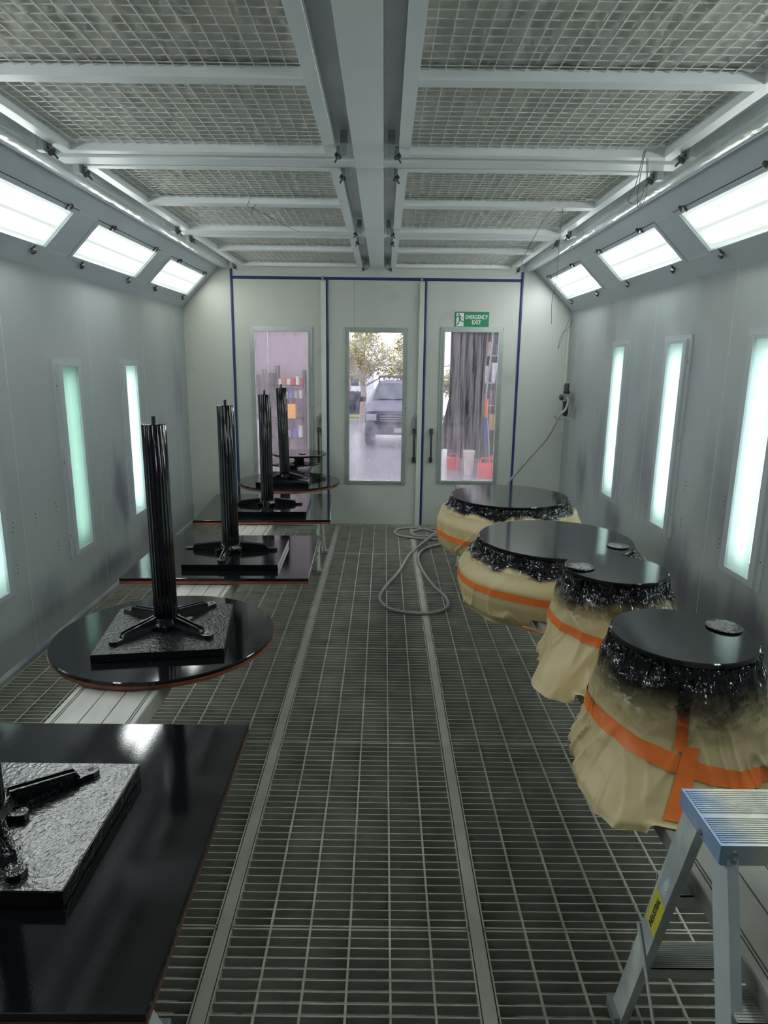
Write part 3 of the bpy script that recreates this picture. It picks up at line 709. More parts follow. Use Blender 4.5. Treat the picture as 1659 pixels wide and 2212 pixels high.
def trestle(cx, cy, xw0, xw1, H, cap_d, foot, splay, label, levels, m_rail, m_step, sticker=False, rails_w=.062, cap_l=None):
    t = thing('step_trestle', label, 'step ladder', (cx, cy, 0), 0, 'small aluminium step trestles')
    x0, x1 = xw0 - cx, xw1 - cx
    d0 = cap_d / 2; ths = .022
    rail_objs = []
    for sy in (-1, 1):
        for sx, xx in ((-1, x0), (1, x1)):
            mb = MB(); top = Vector((xx, sy * (d0 - .012), H - .012)); bot = Vector((xx + sx * splay, sy * (d0 + foot), 0.004))
            # channel-section rail: web with two flanges
            dirv = (bot - top).normalized()
            wv = Vector((0, 1, 0)) - dirv * dirv.y; wv.normalize()
            ov = Vector((-sx, 0, 0))
            hw = rails_w / 2
            for (a0, a1, b0, b1) in ((-hw, hw, 0, .003), (-hw, -hw + .003, .003, ths), (hw - .003, hw, .003, ths)):
                vs = []
                for P in (top, bot):
                    for a in (a0, a1):
                        for b in (b0, b1): vs.append(mb.bm.verts.new(P + wv * (a - sy * hw * .6) + ov * b))
                for q in [(0,1,3,2),(4,6,7,5),(0,4,5,1),(2,3,7,6),(0,2,6,4),(1,5,7,3)]: mb.bm.faces.new([vs[i] for i in q])
            ro = mb.build('rail', m_rail if not (sticker and sx < 0 and sy > 0) else M['rail_dirty'], t)
            fb = MB().box(bot.x - .016, bot.x + .016, bot.y - .035 - sy*.02, bot.y + .035 - sy*.02, 0.003, .035, .005); fb.build('rubber_foot', M['bracket'], ro)
            rail_objs.append((sx, sy, ro, top, dirv, wv, hw))
        for lv in levels:
            f_ = 1 - lv / H; yy = sy * (d0 + foot * f_); sp = splay * f_
            st = MB(); wst = .075 if H > .7 else .06
            yc = yy - sy * .015
            st.box(x0 - sp + .004, x1 + sp - .004, yc - wst/2, yc + wst/2, lv - .006, lv - .001)
            q = yc - wst/2 + .004
            while q < yc + wst/2 - .003:
                st.box(x0 - sp + .006, x1 + sp - .006, q, q + .0026, lv - .001, lv + .0008); q += .0062
            st.box(x0 - sp + .004, x1 + sp - .004, yc - wst/2, yc - wst/2 + .003, lv - .034, lv)
            st.box(x0 - sp + .004, x1 + sp - .004, yc + wst/2 - .003, yc + wst/2, lv - .034, lv)
            st.build('tread', M['alu'], t)
    # cap
    cp = MB(); e = .012
    cp.box(x0 - e, x1 + e, -d0 - .004, d0 + .004, H - .006, H - .001)
    q = -d0 + .002
    while q < d0 - .002:
        if abs(q - .0) > .005: cp.box(x0 - e + .002, x1 + e - .002, q, q + .0028, H - .001, H + .0009)
        q += .0062
    cp.box(x0 - e, x1 + e, -d0 - .0072, -d0 - .0042, H - .045, H - .0008); cp.box(x0 - e, x1 + e, d0 + .0042, d0 + .0072, H - .045, H - .0008)
    cp.box(x0 - e - .0032, x0 - e - .0002, -d0 - .007, d0 + .007, H - .042, H - .0007); cp.box(x1 + e + .0002, x1 + e + .0032, -d0 - .007, d0 + .007, H - .042, H - .0007)
    cp.build('cap', m_step, t)
    for xx in (x0 + .012, x1 - .012):
        for zz in (H - .017, H - .034): MB().lathe([(.0065, 0), (.0055, .004), (.002, .005)], 12, (xx, -d0 - .0072, zz), mtx=Matrix.Rotation(PI/2, 4, 'X')).build('rivet', M['bracket'], t, smooth=True)
    MB().lathe([(.007, 0), (.006, .006), (.002, .008)], 12, (x0 - e - .0032, -d0 * .15, H - .03), mtx=Matrix.Rotation(-PI/2, 4, 'Y')).build('rivet', M['bracket'], t, smooth=True)
    # spreader strap
    for xx, sx in ((x0 - .002, -1), (x1 + .002, 1)):
        f_ = .56; zz = H * (1 - f_); yb_ = d0 + foot * f_
        sb = MB(); zl = H * .16
        x_ = xx + sx * splay * f_
        def strap(p, q_):
            p, q_ = Vector(p), Vector(q_); dv = (q_ - p).normalized(); nn = Vector((1, 0, 0)).cross(dv)
            vs = [sb.bm.verts.new(P + nn * a + Vector((b, 0, 0))) for P in (p, q_) for a in (-.008, .008) for b in (0, sx * .0025)]
            for qq in [(0,1,3,2),(4,6,7,5),(0,4,5,1),(2,3,7,6),(0,2,6,4),(1,5,7,3)]: sb.bm.faces.new([vs[i] for i in qq])
        strap((x_ + sx*.003, yb_ + .01, zz + .01), (x_ + sx*.003, 0, zl)); strap((x_ + sx*.006, 0, zl), (x_ + sx*.003, -yb_ - .01, zz + .01))
        sb.build('spreader', M['rail'], t)
    return t, rail_objs
# near right trestle with stickers
tN, rails = trestle(.86, 1.18, .674, 1.12, .90, .16, .26, .0, 'aluminium step ladder in the bottom right corner with a yellow label on its leg', (.30, .60), M['rail'], M['step'], True)
for sx, sy, ro, top, dv, wv, hw in rails:
    if sx < 0 and sy > 0:
        def lab(a, b, w0, w1, m_, nm, off=.0006):
            mb = MB(); vs = []
            for s_ in (a, b):
                for w_ in (w0, w1):
                    for o2 in (0, -off): vs.append(mb.bm.verts.new(top + dv * s_ + wv * (w_ - sy * hw * .6) + Vector((o2 - .0002, 0, 0))))
            for q in [(0,1,3,2),(4,6,7,5),(0,4,5,1),(2,3,7,6),(0,2,6,4),(1,5,7,3)]: mb.bm.faces.new([vs[i] for i in q])
            return mb.build(nm, m_, ro)
        lab(.335, .460, -hw + .001, hw - .008, M['yellow'], 'yellow_label')
        lab(.235, .335, -hw + .001, hw - .008, M['silver'], 'silver_label')
        def place(s_, w_):
            # text runs up along the rail, seen from the -x side
            X_ = -dv; Z_ = Vector((-1, 0, 0)); Y_ = Z_.cross(X_)
            P = top + dv * s_ + wv * (w_ - sy * hw * .6) + Vector((-.0012, 0, 0))
            mm = Matrix((X_, Y_, Z_)).transposed().to_4x4(); mm.translation = P; return mm
        text_mesh('lettering', 'INDUSTRIAL', .021, M['ink'], place(.398, -.002), ro, bold=.0006, sx=.93)
        text_mesh('lettering', '150kg', .026, M['whiteink'], place(.288, -.006), ro, bold=.0005)
    if sx < 0 and sy < 0:
        mb = MB(); vs = []
        for s_ in (.50, .72):
            for w_ in (-hw * .5, hw * .6):
                for o2 in (-.0002, -.0009): vs.append(mb.bm.verts.new(top + dv * s_ + wv * (w_ - sy * hw * .6) + Vector((o2, 0, 0))))
        for q in [(0,1,3,2),(4,6,7,5),(0,4,5,1),(2,3,7,6),(0,2,6,4),(1,5,7,3)]: mb.bm.faces.new([vs[i] for i in q])
        mb.build('faded_label', M['pinkink'], ro)
trestle(.95, 5.90, .69, 1.20, .60, .16, .21, .02, 'aluminium step trestle mostly hidden behind the far paper-wrapped table', (.30,), M['rail'], M['alu'])
trestle(-.80, 5.755, -1.04, -.57, .60, .16, .24, .035, 'aluminium step trestle under the far square tabletop on the left', (.18, .40), M['post'], M['alu'], rails_w=.045)
trestle(-.80, 1.12, -1.02, -.60, .60, .16, .24, .02, 'aluminium step trestle under the nearest square tabletop', (.30,), M['rail'], M['alu'], rails_w=.045)

# ================================================================== TABLETOPS ON THE LEFT
TZ = .706
def masked_top(shape, name, label, loc, rz, sx, sy=None, seed=0, group='black lacquered tabletops along the left plank', em='orange_edge'):
    t = thing(name, label, 'tabletop', (loc[0], loc[1], PZ + .003), rz, group)
    th = TZ - PZ - .003
    if shape == 'round':
        MB().lathe([(sx - .004, .017), (sx, .020), (sx, th - .003), (sx - .003, th)], 128).build('board', M['gloss'], t, smooth=30)
        # ragged strip of orange masking under the rim
        rm = lambda a: 1 + .006 * math.sin(7 * a + seed) + .004 * math.sin(19 * a)
        MB().lathe([(sx - .02, .0), (sx - .005, .0015), (sx + .001, .0185), (sx - .004, .0188)], 128, rmod=rm).build('masking_edge', M[em], t, smooth=True)
    else:
        MB().box(-sx, sx, -sy, sy, .017, th, .003).build('board', M['gloss'], t)
        mb = MB(); rng = random.Random(seed)
        for (x0, y0, x1, y1) in ((-sx, -sy, sx, -sy), (sx, -sy, sx, sy), (sx, sy, -sx, sy), (-sx, sy, -sx, -sy)):
            nseg = 24; L0 = []; 
            ox, oy = (y1 - y0) / (2 * sx if y1 != y0 else 1), 0
            nx_, ny_ = ((0, -1) if y0 == y1 == -sy else (0, 1) if y0 == y1 else (1, 0) if x0 > 0 else (-1, 0))
            for i in range(nseg + 1):
                tt = i / nseg; px, py = x0 + (x1 - x0) * tt, y0 + (y1 - y0) * tt
                g = rng.uniform(.0, .004)
                L0.append([mb.bm.verts.new((px + nx_ * a, py + ny_ * a, z)) for a, z in ((-.012, .0172), (.001, .0172), (.001 - g * .5, .004 - g * .6), (-.012, .0002))])
            for A, B in zip(L0, L0[1:]):
                for q in range(4): mb.bm.faces.new([A[q], A[(q+1) % 4], B[(q+1) % 4], B[q]])
        mb.build('masking_edge', M[em], t, smooth=True)
    return t
masked_top('square', 'square_tabletop', 'glossy black square tabletop in the bottom left corner, nearest the camera', (-.865, 1.365), math.radians(.5), .465, .462, 1, em='edge_dark')
masked_top('round', 'round_tabletop', 'glossy black round tabletop, second from the camera on the left plank', (-.883, 2.525), 0, .437, seed=2)
masked_top('square', 'square_tabletop', 'glossy black square tabletop, third from the camera on the left plank', (-.872, 3.645), math.radians(1.6), .482, .432, 3)
masked_top('square', 'square_tabletop', 'glossy black square tabletop over the pale trestle, fourth from the camera', (-.877, 4.955), math.radians(4), .477, .470, 4)
masked_top('round', 'round_tabletop', 'large glossy black round tabletop nearest the left door, with peeling orange edge', (-.872, 6.075), 0, .472, seed=5)

def mount_board(label, loc, half, rz, th=.03, cut=False, m='gloss2', hy=None):
    hy = hy or half
    pts = [(-half, -hy), (half, -hy), (half, hy), (-half, hy)]
    if cut: pts = [(-half, -hy), (half, -hy), (half, hy * .55), (half * .80, hy), (-half, hy)]
    mb = MB().prism(pts, 2, 0, th)
    bmesh.ops.bevel(mb.bm, geom=list(mb.bm.edges), offset=.002, segments=2, affect='EDGES')
    o = mb.build('mounting_board', M[m]); o.location = (loc[0], loc[1], TZ + .001); o.rotation_euler = (0, 0, rz)
    return tag(o, label, 'board', 'black boards under the pedestals')
BT = .030
mount_board('thick black square board under the nearest pedestal, cut by the left edge', (-.858, 1.345), .218, 0, BT + .010, m='gloss_board')
mount_board('rough textured black board turned slightly on the near round tabletop', (-.866, 2.508), .24, math.radians(8.5), BT, m='gloss3')
mount_board('black square board on the third tabletop, under the second standing pedestal from the front', (-.818, 3.605), .256, math.radians(1.5), BT, m='gloss_mid')
mount_board('black square board on the fourth tabletop, before the big round one', (-.832, 4.885), .268, math.radians(2.5), BT, m='gloss_mid')
mount_board('black board with a clipped corner on the far round tabletop', (-.905, 6.085), .236, math.radians(1), BT, True, m='gloss_mid', hy=.30)

def pedestal():
    t = thing('table_pedestal', '', 'table base', (0, 0, 0), 0, 'black fluted table pedestals standing upside down')
    NF = 22
    MB().lathe([(.0465, .030), (.0465, .815), (.0440, .818)], NF * 8, rmod=lambda a: 1 - .05 * abs(math.sin(NF * a / 2)) ** .8).build('column', M['gloss_col'], t, smooth=60)
    MB().tube([(0, 0, .81), (0, 0, .848)], .0075, 12).build('threaded_rod', M['rod'], t, smooth=True)
    hb = MB().lathe([(.070, 0), (.072, .010), (.064, .020), (.058, .034), (.052, .036)], 48, rmod=lambda a: 1 + .05 * math.cos(4 * a))
    hub = hb.build('hub', M['gloss2'], t, smooth=True)
    base = Matrix.Rotation(0, 4, 'Z')
    def arm(k):
        rot = Matrix.Rotation(k * PI / 2, 4, 'Z'); mb = MB()
        # flat sole with round eye
        pts = [(.055, -.030), (.10, -.026), (.232, -.020)]
        for q in range(9):
            a = -PI/2 + PI * q / 8; pts.append((.242 + .023 * math.cos(a), .023 * math.sin(a)))
        pts += [(.232, .020), (.10, .026), (.055, .030)]
        inner = []
        A = [mb.bm.verts.new(rot @ Vector((p[0], p[1], 0))) for p in pts]; B = [mb.bm.verts.new(rot @ Vector((p[0], p[1], .013))) for p in pts]
        mb.bm.faces.new(A[::-1]); mb.bm.faces.new(B)
        for i in range(len(pts)): mb.bm.faces.new([A[i], A[(i+1) % len(pts)], B[(i+1) % len(pts)], B[i]])
        # double raised rib tapering outwards
        for yy in (-.0145, .0065):
            vs = [mb.bm.verts.new(rot @ Vector(p)) for p in ((.055, yy, .012), (.215, yy + .001, .012), (.215, yy + .006, .012), (.055, yy + .007, .012),
                                                            (.055, yy, .048), (.205, yy + .001, .030), (.205, yy + .006, .030), (.055, yy + .007, .048))]
            for q in [(0,3,2,1),(4,5,6,7),(0,1,5,4),(1,2,6,5),(2,3,7,6),(3,0,4,7)]: mb.bm.faces.new([vs[i] for i in q])
        vs = [mb.bm.verts.new(rot @ Vector(p)) for p in ((.055, -.012, .012), (.212, -.012, .012), (.212, .012, .012), (.055, .012, .012),
                                                        (.055, -.012, .036), (.205, -.012, .022), (.205, .012, .022), (.055, .012, .036))]
        for q in [(0,3,2,1),(4,5,6,7),(0,1,5,4),(1,2,6,5),(2,3,7,6),(3,0,4,7)]: mb.bm.faces.new([vs[i] for i in q])
        o = mb.build('arm', M['gloss2'], t, smooth=35)
        p = rot @ Vector((.246, 0, .0131))
        MB().lathe([(.0075, 0), (.0075, .0006)], 14, p).build('screw_eye', M['ink'], o)
        r2 = Matrix.Rotation(k * PI / 2 + PI / 4, 4, 'Z'); lg = MB()
        pts = [(.05, -.017), (.082, -.016)] + [(.088 + .016 * math.cos(a), .016 * math.sin(a)) for a in [(-PI/2 + PI * q / 6) for q in range(7)]] + [(.082, .016), (.05, .017)]
        A = [lg.bm.verts.new(r2 @ Vector((p[0], p[1], 0))) for p in pts]; B = [lg.bm.verts.new(r2 @ Vector((p[0], p[1], .017))) for p in pts]
        lg.bm.faces.new(A[::-1]); lg.bm.faces.new(B)
        for i in range(len(pts)): lg.bm.faces.new([A[i], A[(i+1) % len(pts)], B[(i+1) % len(pts)], B[i]])
        l_ = lg.build('lug', M['gloss2'], t, smooth=35)
        MB().lathe([(.0055, 0), (.0055, .0006)], 12, r2 @ Vector((.084, 0, .0171))).build('screw_eye', M['ink'], l_)
    for k_ in range(4): arm(k_)
    return t
ped = pedestal()
spots = [((-.925, 1.345), 44, .040, 'black fluted pedestal at the left picture edge, nearest the camera', (0, 0)),
         ((-.885, 2.545), 57, .030, 'tall black fluted pedestal standing on the near round tabletop', (0, 0)),
         ((-.868, 3.640), 1, .030, 'black fluted pedestal on the third tabletop, second fully visible one', (0, 0)),
         ((-.872, 4.870), 5, .030, 'black fluted pedestal on the fourth tabletop, right of the bigger two', (0, 0)),
         ((-.910, 6.040), 58, .030, 'slightly leaning black fluted pedestal on the far round tabletop', (0, -.020))]
for i, (p, a, h, lab_, tilt) in enumerate(spots):
    o = ped if i == 0 else copy_tree(ped)
    o.location = (p[0], p[1], TZ + h + .002); o.rotation_euler = (tilt[0], tilt[1], math.radians(a)); o['label'] = lab_
    if i == 4:
        o.rotation_euler = (Matrix.Rotation(-.022, 3, 'Y') @ Matrix.Rotation(math.radians(a), 3, 'Z')).to_euler()
        o.location.z += .004

# two raised discs by the left door
def raised_disc(label, x, y, z, rad, zb):
    t = thing('small_round_tabletop', label, 'tabletop', (x, y, zb), 0, 'raised round tabletops by the left door')
    MB().lathe([(rad - .004, z - zb - .018), (rad, z - zb - .015), (rad, z - zb - .003), (rad - .003, z - zb)], 96).build('board', M['gloss'], t, smooth=30)
    MB().box(-.05, .05, -.05, .05, .001, z - zb - .018, .004).build('support_block', M['gloss2'], t)
    return t
raised_disc('lower of the two raised round black tabletops before the left door', -.945, 6.835, .775, .31, PZ + .003)
raised_disc('upper of the two raised round black tabletops before the left door', -.885, 6.905, .852, .285, .776)

def cap_disc(x, y, z, rad, label, seed, long=1.0, rz=0):
    mb = MB().lathe([(rad * .97, 0), (rad, .002), (rad, .0045), (rad * .95, .0065), (rad * .5, .007)], 48, rmod=lambda a: 1 + .012 * math.sin(5 * a + seed))
    o = mb.build('cover_disc', M['gloss3'], smooth=40); o.location = (x, y, z + .0008); o.scale = (long, 1, 1); o.rotation_euler = (0, 0, rz)
    return tag(o, label, 'disc', 'small black discs lying on tabletops')
cap_disc(-.845, 6.82, .852, .036, 'small black disc on the upper raised tabletop by the door', 1)
cap_disc(-.895, 6.70, .775, .038, 'small black disc on the lower raised tabletop by the door', 2)

# ================================================================== PAPER-WRAPPED TABLETOPS ON THE RIGHT
def wrapped(cx, cy, zt, rad, prof, label, pm, tape_z, tape_m, flare=None, seam=None, seed=0, pleat=1.0, rimtall=.07):
    t = thing('wrapped_round_table', label, 'table', (cx, cy, zt), 0, 'round tables masked in brown paper')
    MB().lathe([(rad - .004, -.018), (rad, -.015), (rad, -.003), (rad - .003, 0)], 128).build('tabletop', M['gloss'], t, smooth=30)
    zs = [p[1] for p in prof]
    def base(z):
        for (r0, z0), (r1, z1) in zip(prof, prof[1:]):
            if z <= z0 and z >= z1:
                tt = (z0 - z) / (z0 - z1); tt = tt * tt * (3 - 2 * tt) * .5 + tt * .5
                return r0 + (r1 - r0) * tt
        return prof[-1][0]
    zb = prof[-1][1]; zt0 = prof[0][1]
    def R(th, z, off=0):
        c, s = math.cos(th), math.sin(th)
        dpt = (zt0 - z) / (zt0 - zb)
        rr = base(z)
        k = max(0, 1 - dpt * 3.2)
        nn = noise.noise(Vector((c * 7 + seed, s * 7, z * 6)))
        n2 = noise.noise(Vector((c * 20, s * 20 + seed, z * 12)))
        n3 = noise.noise(Vector((c * 34, s * 34 + seed, z * 60)))
        rr += pleat * k * (.008 * nn + .007 * (1 - 2 * abs(n2)) + .003 * (1 - 2 * abs(n3)))
        # broad smooth panels with a few sharp slanting creases
        a1 = noise.noise(Vector((c * 2.2 + seed, s * 2.2, z * 3)))
        wp = noise.noise(Vector((c * 3 + 9, s * 3 + seed, z * 4))) * .6
        a2 = noise.noise(Vector((c * 2.4 + seed * 2, s * 2.4 + wp, z * 4.5 + s * 2)))
        a3 = noise.noise(Vector((c * 3.0 + 5 + wp, s * 3.0 + seed, z * 7 + c * 2)))
        kk = min(1, dpt * 2.2); low = .25 + 1.5 * max(0, dpt - .45)
        def crease(v, w_): return max(0, 1 - abs(v) / w_)
        rr += kk * (.012 * a1 + low * (.012 * crease(a2, .13) + .009 * crease(a3, .14) + .010 * a3))
        if flare:
            for fa, famt, fz, ex in flare:
                dd = math.cos(th - fa)
                if dd > 0: rr += famt * dd ** ex * max(0, (dpt - fz) / (1 - fz)) ** 1.3
        return rr + off
    NT, NZ = 420, 90
    bm = bmesh.new(); G = []
    def zrow(th, i):
        z = zt0 + (zb - zt0) * i / NZ
        x = cx + base(z) * math.cos(th); 
        return z
    floor_z = PZR - zt + .004
    for i in range(NZ + 1):
        row = []
        for jj in range(NT):
            th = 2 * PI * jj / NT; z = zt0 + (zb - zt0) * i / NZ; rr = R(th, z)
            hem = .012 * noise.noise(Vector((math.cos(th) * 3 + seed, math.sin(th) * 3, 9))) * (i / NZ) ** 6
            x, y = rr * math.cos(th), rr * math.sin(th); zz = z + hem
            if .69 < cx + x < 1.04: zz = max(zz, floor_z)
            row.append(bm.verts.new((x, y, zz)))
        G.append(row)
    for i in range(NZ):
        for jj in range(NT): bm.faces.new([G[i][jj], G[i][(jj+1) % NT], G[i+1][(jj+1) % NT], G[i+1][jj]])
    # gather ring tucked under the top
    cr = [bm.verts.new(((rad - .03) * math.cos(2*PI*jj/NT), (rad - .03) * math.sin(2*PI*jj/NT), -.02)) for jj in range(NT)]
    for jj in range(NT): bm.faces.new([cr[jj], cr[(jj+1) % NT], G[0][(jj+1) % NT], G[0][jj]])
    q = MB(); q.bm.free(); q.bm = bm; q.build('paper_skirt', pm, t, smooth=70)
    # tape band
    zA, zB, hw = tape_z
    bt = bmesh.new(); rows = []
    for w_ in (-hw, -hw * .4, hw * .4, hw):
        row = []
        for jj in range(NT):
            th = 2 * PI * jj / NT; z = zA + (zB - zA) * (.5 + .5 * math.cos(th)) + w_ + .003 * math.sin(3 * th + seed)
            z -= zt
            rr = R(th, z, .0036); row.append(bt.verts.new((rr * math.cos(th), rr * math.sin(th), z)))
        rows.append(row)
    for A, B in zip(rows, rows[1:]):
        for jj in range(NT): bt.faces.new([A[jj], A[(jj+1) % NT], B[(jj+1) % NT], B[jj]])
    q = MB(); q.bm.free(); q.bm = bt; q.build('masking_tape', tape_m, t, smooth=70)
    if seam:
        for (th0, th1, za, zc, wd) in seam:
            bt = bmesh.new(); rows = []
            for i in range(31):
                tt = i / 30; z = za + (zc - za) * tt - zt; tc_ = th0 + (th1 - th0) * tt
                row = []
                for k_ in range(5):
                    th = tc_ + wd * (k_ / 4 - .5); rr = R(th, z, .0056); row.append(bt.verts.new((rr * math.cos(th), rr * math.sin(th), z)))
                rows.append(row)
            for A, B in zip(rows, rows[1:]):
                for k_ in range(4): bt.faces.new([A[k_], A[k_+1], B[k_+1], B[k_]])
            q = MB(); q.bm.free(); q.bm = bt; q.build('masking_tape', tape_m, t, smooth=70)
    return t
pm1 = paper_mat('masking_paper_near', -.08, -.225, amp=.04)
pm2 = paper_mat('masking_paper_second', -.075, -.19, amp=.05)
pm3 = paper_mat('masking_paper_third', -.070, -.095, amp=.035)
pm4 = paper_mat('masking_paper_far', -.060, -.085, amp=.035)
tm1 = tape_mat('orange_tape_near', -.12, -.24); tm2 = tape_mat('orange_tape', -.05, -.12)
wrapped(.887, 1.810, 1.030, .202, [(.199, -.016), (.206, -.05), (.224, -.09), (.246, -.19), (.256, -.29), (.272, -.34), (.29, -.385), (.285, -.402)],
        'nearest paper-wrapped round table on the right, with crossed orange tape', pm1, (.800, .700, .021), tm1,
        flare=[(math.radians(222), .11, .5, 12), (math.radians(262), .085, .5, 8)], seam=[(math.radians(-110), math.radians(-110), .955, .80, .125), (math.radians(-104), math.radians(-111), .815, .662, .15)], seed=1.3)
wrapped(.908, 2.446, 1.030, .192, [(.189, -.016), (.196, -.05), (.222, -.10), (.242, -.20), (.246, -.30), (.262, -.37), (.262, -.405)],
        'second paper-wrapped round table from the camera, paper flaring at its bottom corner', pm2, (.83, .79, .017), tm2,
        flare=[(math.radians(214), .125, .5, 18), (math.radians(246), .085, .5, 9)], seed=4.1)
wrapped(.885, 3.265, .930, .386, [(.383, -.016), (.395, -.045), (.445, -.085), (.482, -.16), (.484, -.23), (.468, -.30), (.44, -.35)],
        'widest paper-wrapped round table, third from the camera on the right', pm3, (.745, .735, .017), tm2, seed=7.7, pleat=1.2)
wrapped(.842, 4.305, .940, .385, [(.382, -.016), (.395, -.045), (.440, -.085), (.472, -.16), (.474, -.25), (.455, -.31), (.43, -.355)],
        'farthest paper-wrapped round table on the right, in front of the right door', pm4, (.705, .70, .017), tm2, seed=11.2, pleat=1.2)
cap_disc(1.032, 1.857, 1.030, .052, 'small rippled black disc on the nearest paper-wrapped table', 3)
cap_disc(.768, 2.443, 1.030, .054, 'small rippled black disc on the second paper-wrapped table', 4)
cap_disc(1.152, 3.105, .930, .052, 'small black disc on the widest paper-wrapped table', 5)
# film-covered scrap leaning behind the far wrapped table
sc_ = MB(); 
pts = [(.44 + .34 * q / 12 , 4.60 + .07 * math.sin(q / 12 * PI * .5), .946 + .012 * math.sin(q / 12 * PI)) for q in range(13)]

# stick on the grating
st = MB().box(-.075, .075, -.011, .011, 0, .008, .002); o = st.build('wooden_stick', M['wood']); o.location = (.685, 2.70, PZR + .001); o.rotation_euler = (0, 0, -.75)
tag(o, 'short orange-brown wooden stick poking out over the edge of the right plank', 'stick')

# ================================================================== HOSE, REGULATOR, HOOK, WIRES
rg = thing('air_regulator', 'black compressed-air regulator on the right wall beside the doors', 'regulator', (1.89, 6.93, 1.46))
rg.scale = (1.25, 1.25, 1.2)
MB().box(-.028, .028, -.03, .03, -.035, .03, .006).build('body', M['bracket'], rg)
MB().lathe([(.022, .03), (.027, .04), (.027, .055), (.021, .06), (.021, .115), (.017, .12)], 24).build('adjust_knob', M['dark'], rg, smooth=True)
MB().lathe([(.016, -.16), (.022, -.145), (.024, -.05), (.027, -.035)], 24).build('bowl', M['dark'], rg, smooth=True)
MB().lathe([(.024, 0), (.024, .022), (.02, .026)], 24, (-.03, -.012, .0), mtx=Matrix.Rotation(-PI/2, 4, 'Y')).build('gauge', M['dark'], rg, smooth=True)
MB().box(.028, .062, -.012, .012, -.02, .045, .003).build('wall_bracket', M['bracket'], rg)
pp = MB().tube([(1.925, 7.16, 1.58), (1.935, 7.185, 1.75), (1.94, 7.19, 2.30)], .006, 8)
tag(pp.build('air_pipe', M['post'], smooth=True), 'thin pale air pipe running down the right far corner', 'pipe')
hk = MB().tube([(1.957, 6.82, 1.37), (1.945, 6.82, 1.245), (1.79, 6.82, 1.245), (1.745, 6.80, 1.275)], .006, 8)
hk.tube([(1.957, 6.82, 1.34), (1.93, 6.82, 1.25)], .005, 8)
tag(hk.build('hose_hook', M['bracket'], smooth=True), 'bent steel hose hook on the right wall beneath the regulator', 'hook')
hz = .014
path = [(1.885, 6.885, 1.455), (1.895, 6.865, 1.42), (1.87, 6.85, 1.34), (1.80, 6.82, 1.268), (1.70, 6.84, 1.05), (1.52, 6.90, .80), (1.30, 6.90, .52), (1.05, 6.80, .20), (.85, 6.72, .03), (.62, 6.85, hz), (.38, 7.05, hz),
        (.17, 6.98, hz), (.15, 6.75, hz), (.35, 6.62, hz), (.60, 6.58, hz), (.80, 6.72, hz), (.62, 7.00, hz), (.40, 6.98, hz), (.30, 6.80, hz), (.42, 6.68, hz), (.68, 6.76, hz),
        (.62, 6.90, .03), (.48, 6.55, .034), (.36, 6.30, hz), (.25, 5.98, hz), (.15, 5.50, hz), (.02, 5.05, hz), (-.015, 4.80, hz), (.06, 4.60, hz), (.22, 4.52, hz), (.38, 4.53, hz), (.49, 4.64, hz), (.50, 4.85, hz),
        (.42, 5.15, hz), (.355, 5.55, hz), (.34, 5.95, hz), (.44, 6.25, hz), (.70, 6.45, hz), (.86, 6.48, hz)]
hs = MB().tube(spline(path, 10), .0125, 10); ho = hs.build('air_hose', M['hose'], smooth=True)
tag(ho, 'grey air hose looped across the grating and up to the regulator', 'hose')

def wire(pts, label, rad=.0016, m='thinwire', name='loose_wire', n_=8):
    o = MB().tube(spline(pts, n_), rad, 6).build(name, M[m], smooth=True); return tag(o, label, 'wire', 'thin wires left hanging')
wire([(1.19, 3.34, 2.768), (1.17, 3.36, 2.62), (1.15, 3.38, 2.56), (1.20, 3.39, 2.55), (1.22, 3.37, 2.64), (1.20, 3.35, 2.766), (1.185, 3.36, 2.60), (1.21, 3.40, 2.53), (1.24, 3.40, 2.60), (1.21, 3.35, 2.766)], 'tangle of thin wire hanging from the near right filter panel')
wire([(1.09, 4.385, 2.737), (1.088, 4.40, 2.55), (1.092, 4.43, 2.32), (1.075, 4.44, 2.20), (1.085, 4.45, 2.05)], 'long thin wire hanging down in front of the far right light panel')
wire([(1.04, 4.39, 2.737), (.99, 4.42, 2.68), (.93, 4.50, 2.55), (.90, 4.60, 2.45), (.92, 4.66, 2.40)], 'curved thin wire hanging beside the long one, right ceiling')
wire([(-.84, 4.37, 2.762), (-.85, 4.36, 2.72), (-.82, 4.35, 2.71), (-.80, 4.37, 2.735), (-.83, 4.40, 2.71), (-.84, 4.42, 2.66)], 'small curl of wire under the left ceiling mesh')
wire([(-.83, 4.40, 2.72), (-.74, 4.62, 2.70), (-.66, 4.90, 2.695), (-.62, 5.05, 2.70)], 'thin straight wire trailing under the left ceiling mesh toward the doors')
wire([(1.93, 7.16, 2.28), (1.90, 7.12, 2.20), (1.86, 7.12, 2.08), (1.82, 7.12, 1.95), (1.85, 7.12, 2.10), (1.91, 7.10, 2.16), (1.94, 7.05, 2.25)], 'loose wires sprouting at the top of the right far corner', .002)
wire([(-.32, 7.16, 2.60), (-.32, 7.17, 2.20), (-.31, 7.18, 1.96), (-.33, 7.18, 1.90), (-.28, 7.18, 1.86), (-.12, 7.18, 1.875)], 'hair-thin wire hanging across the middle door', .0011)

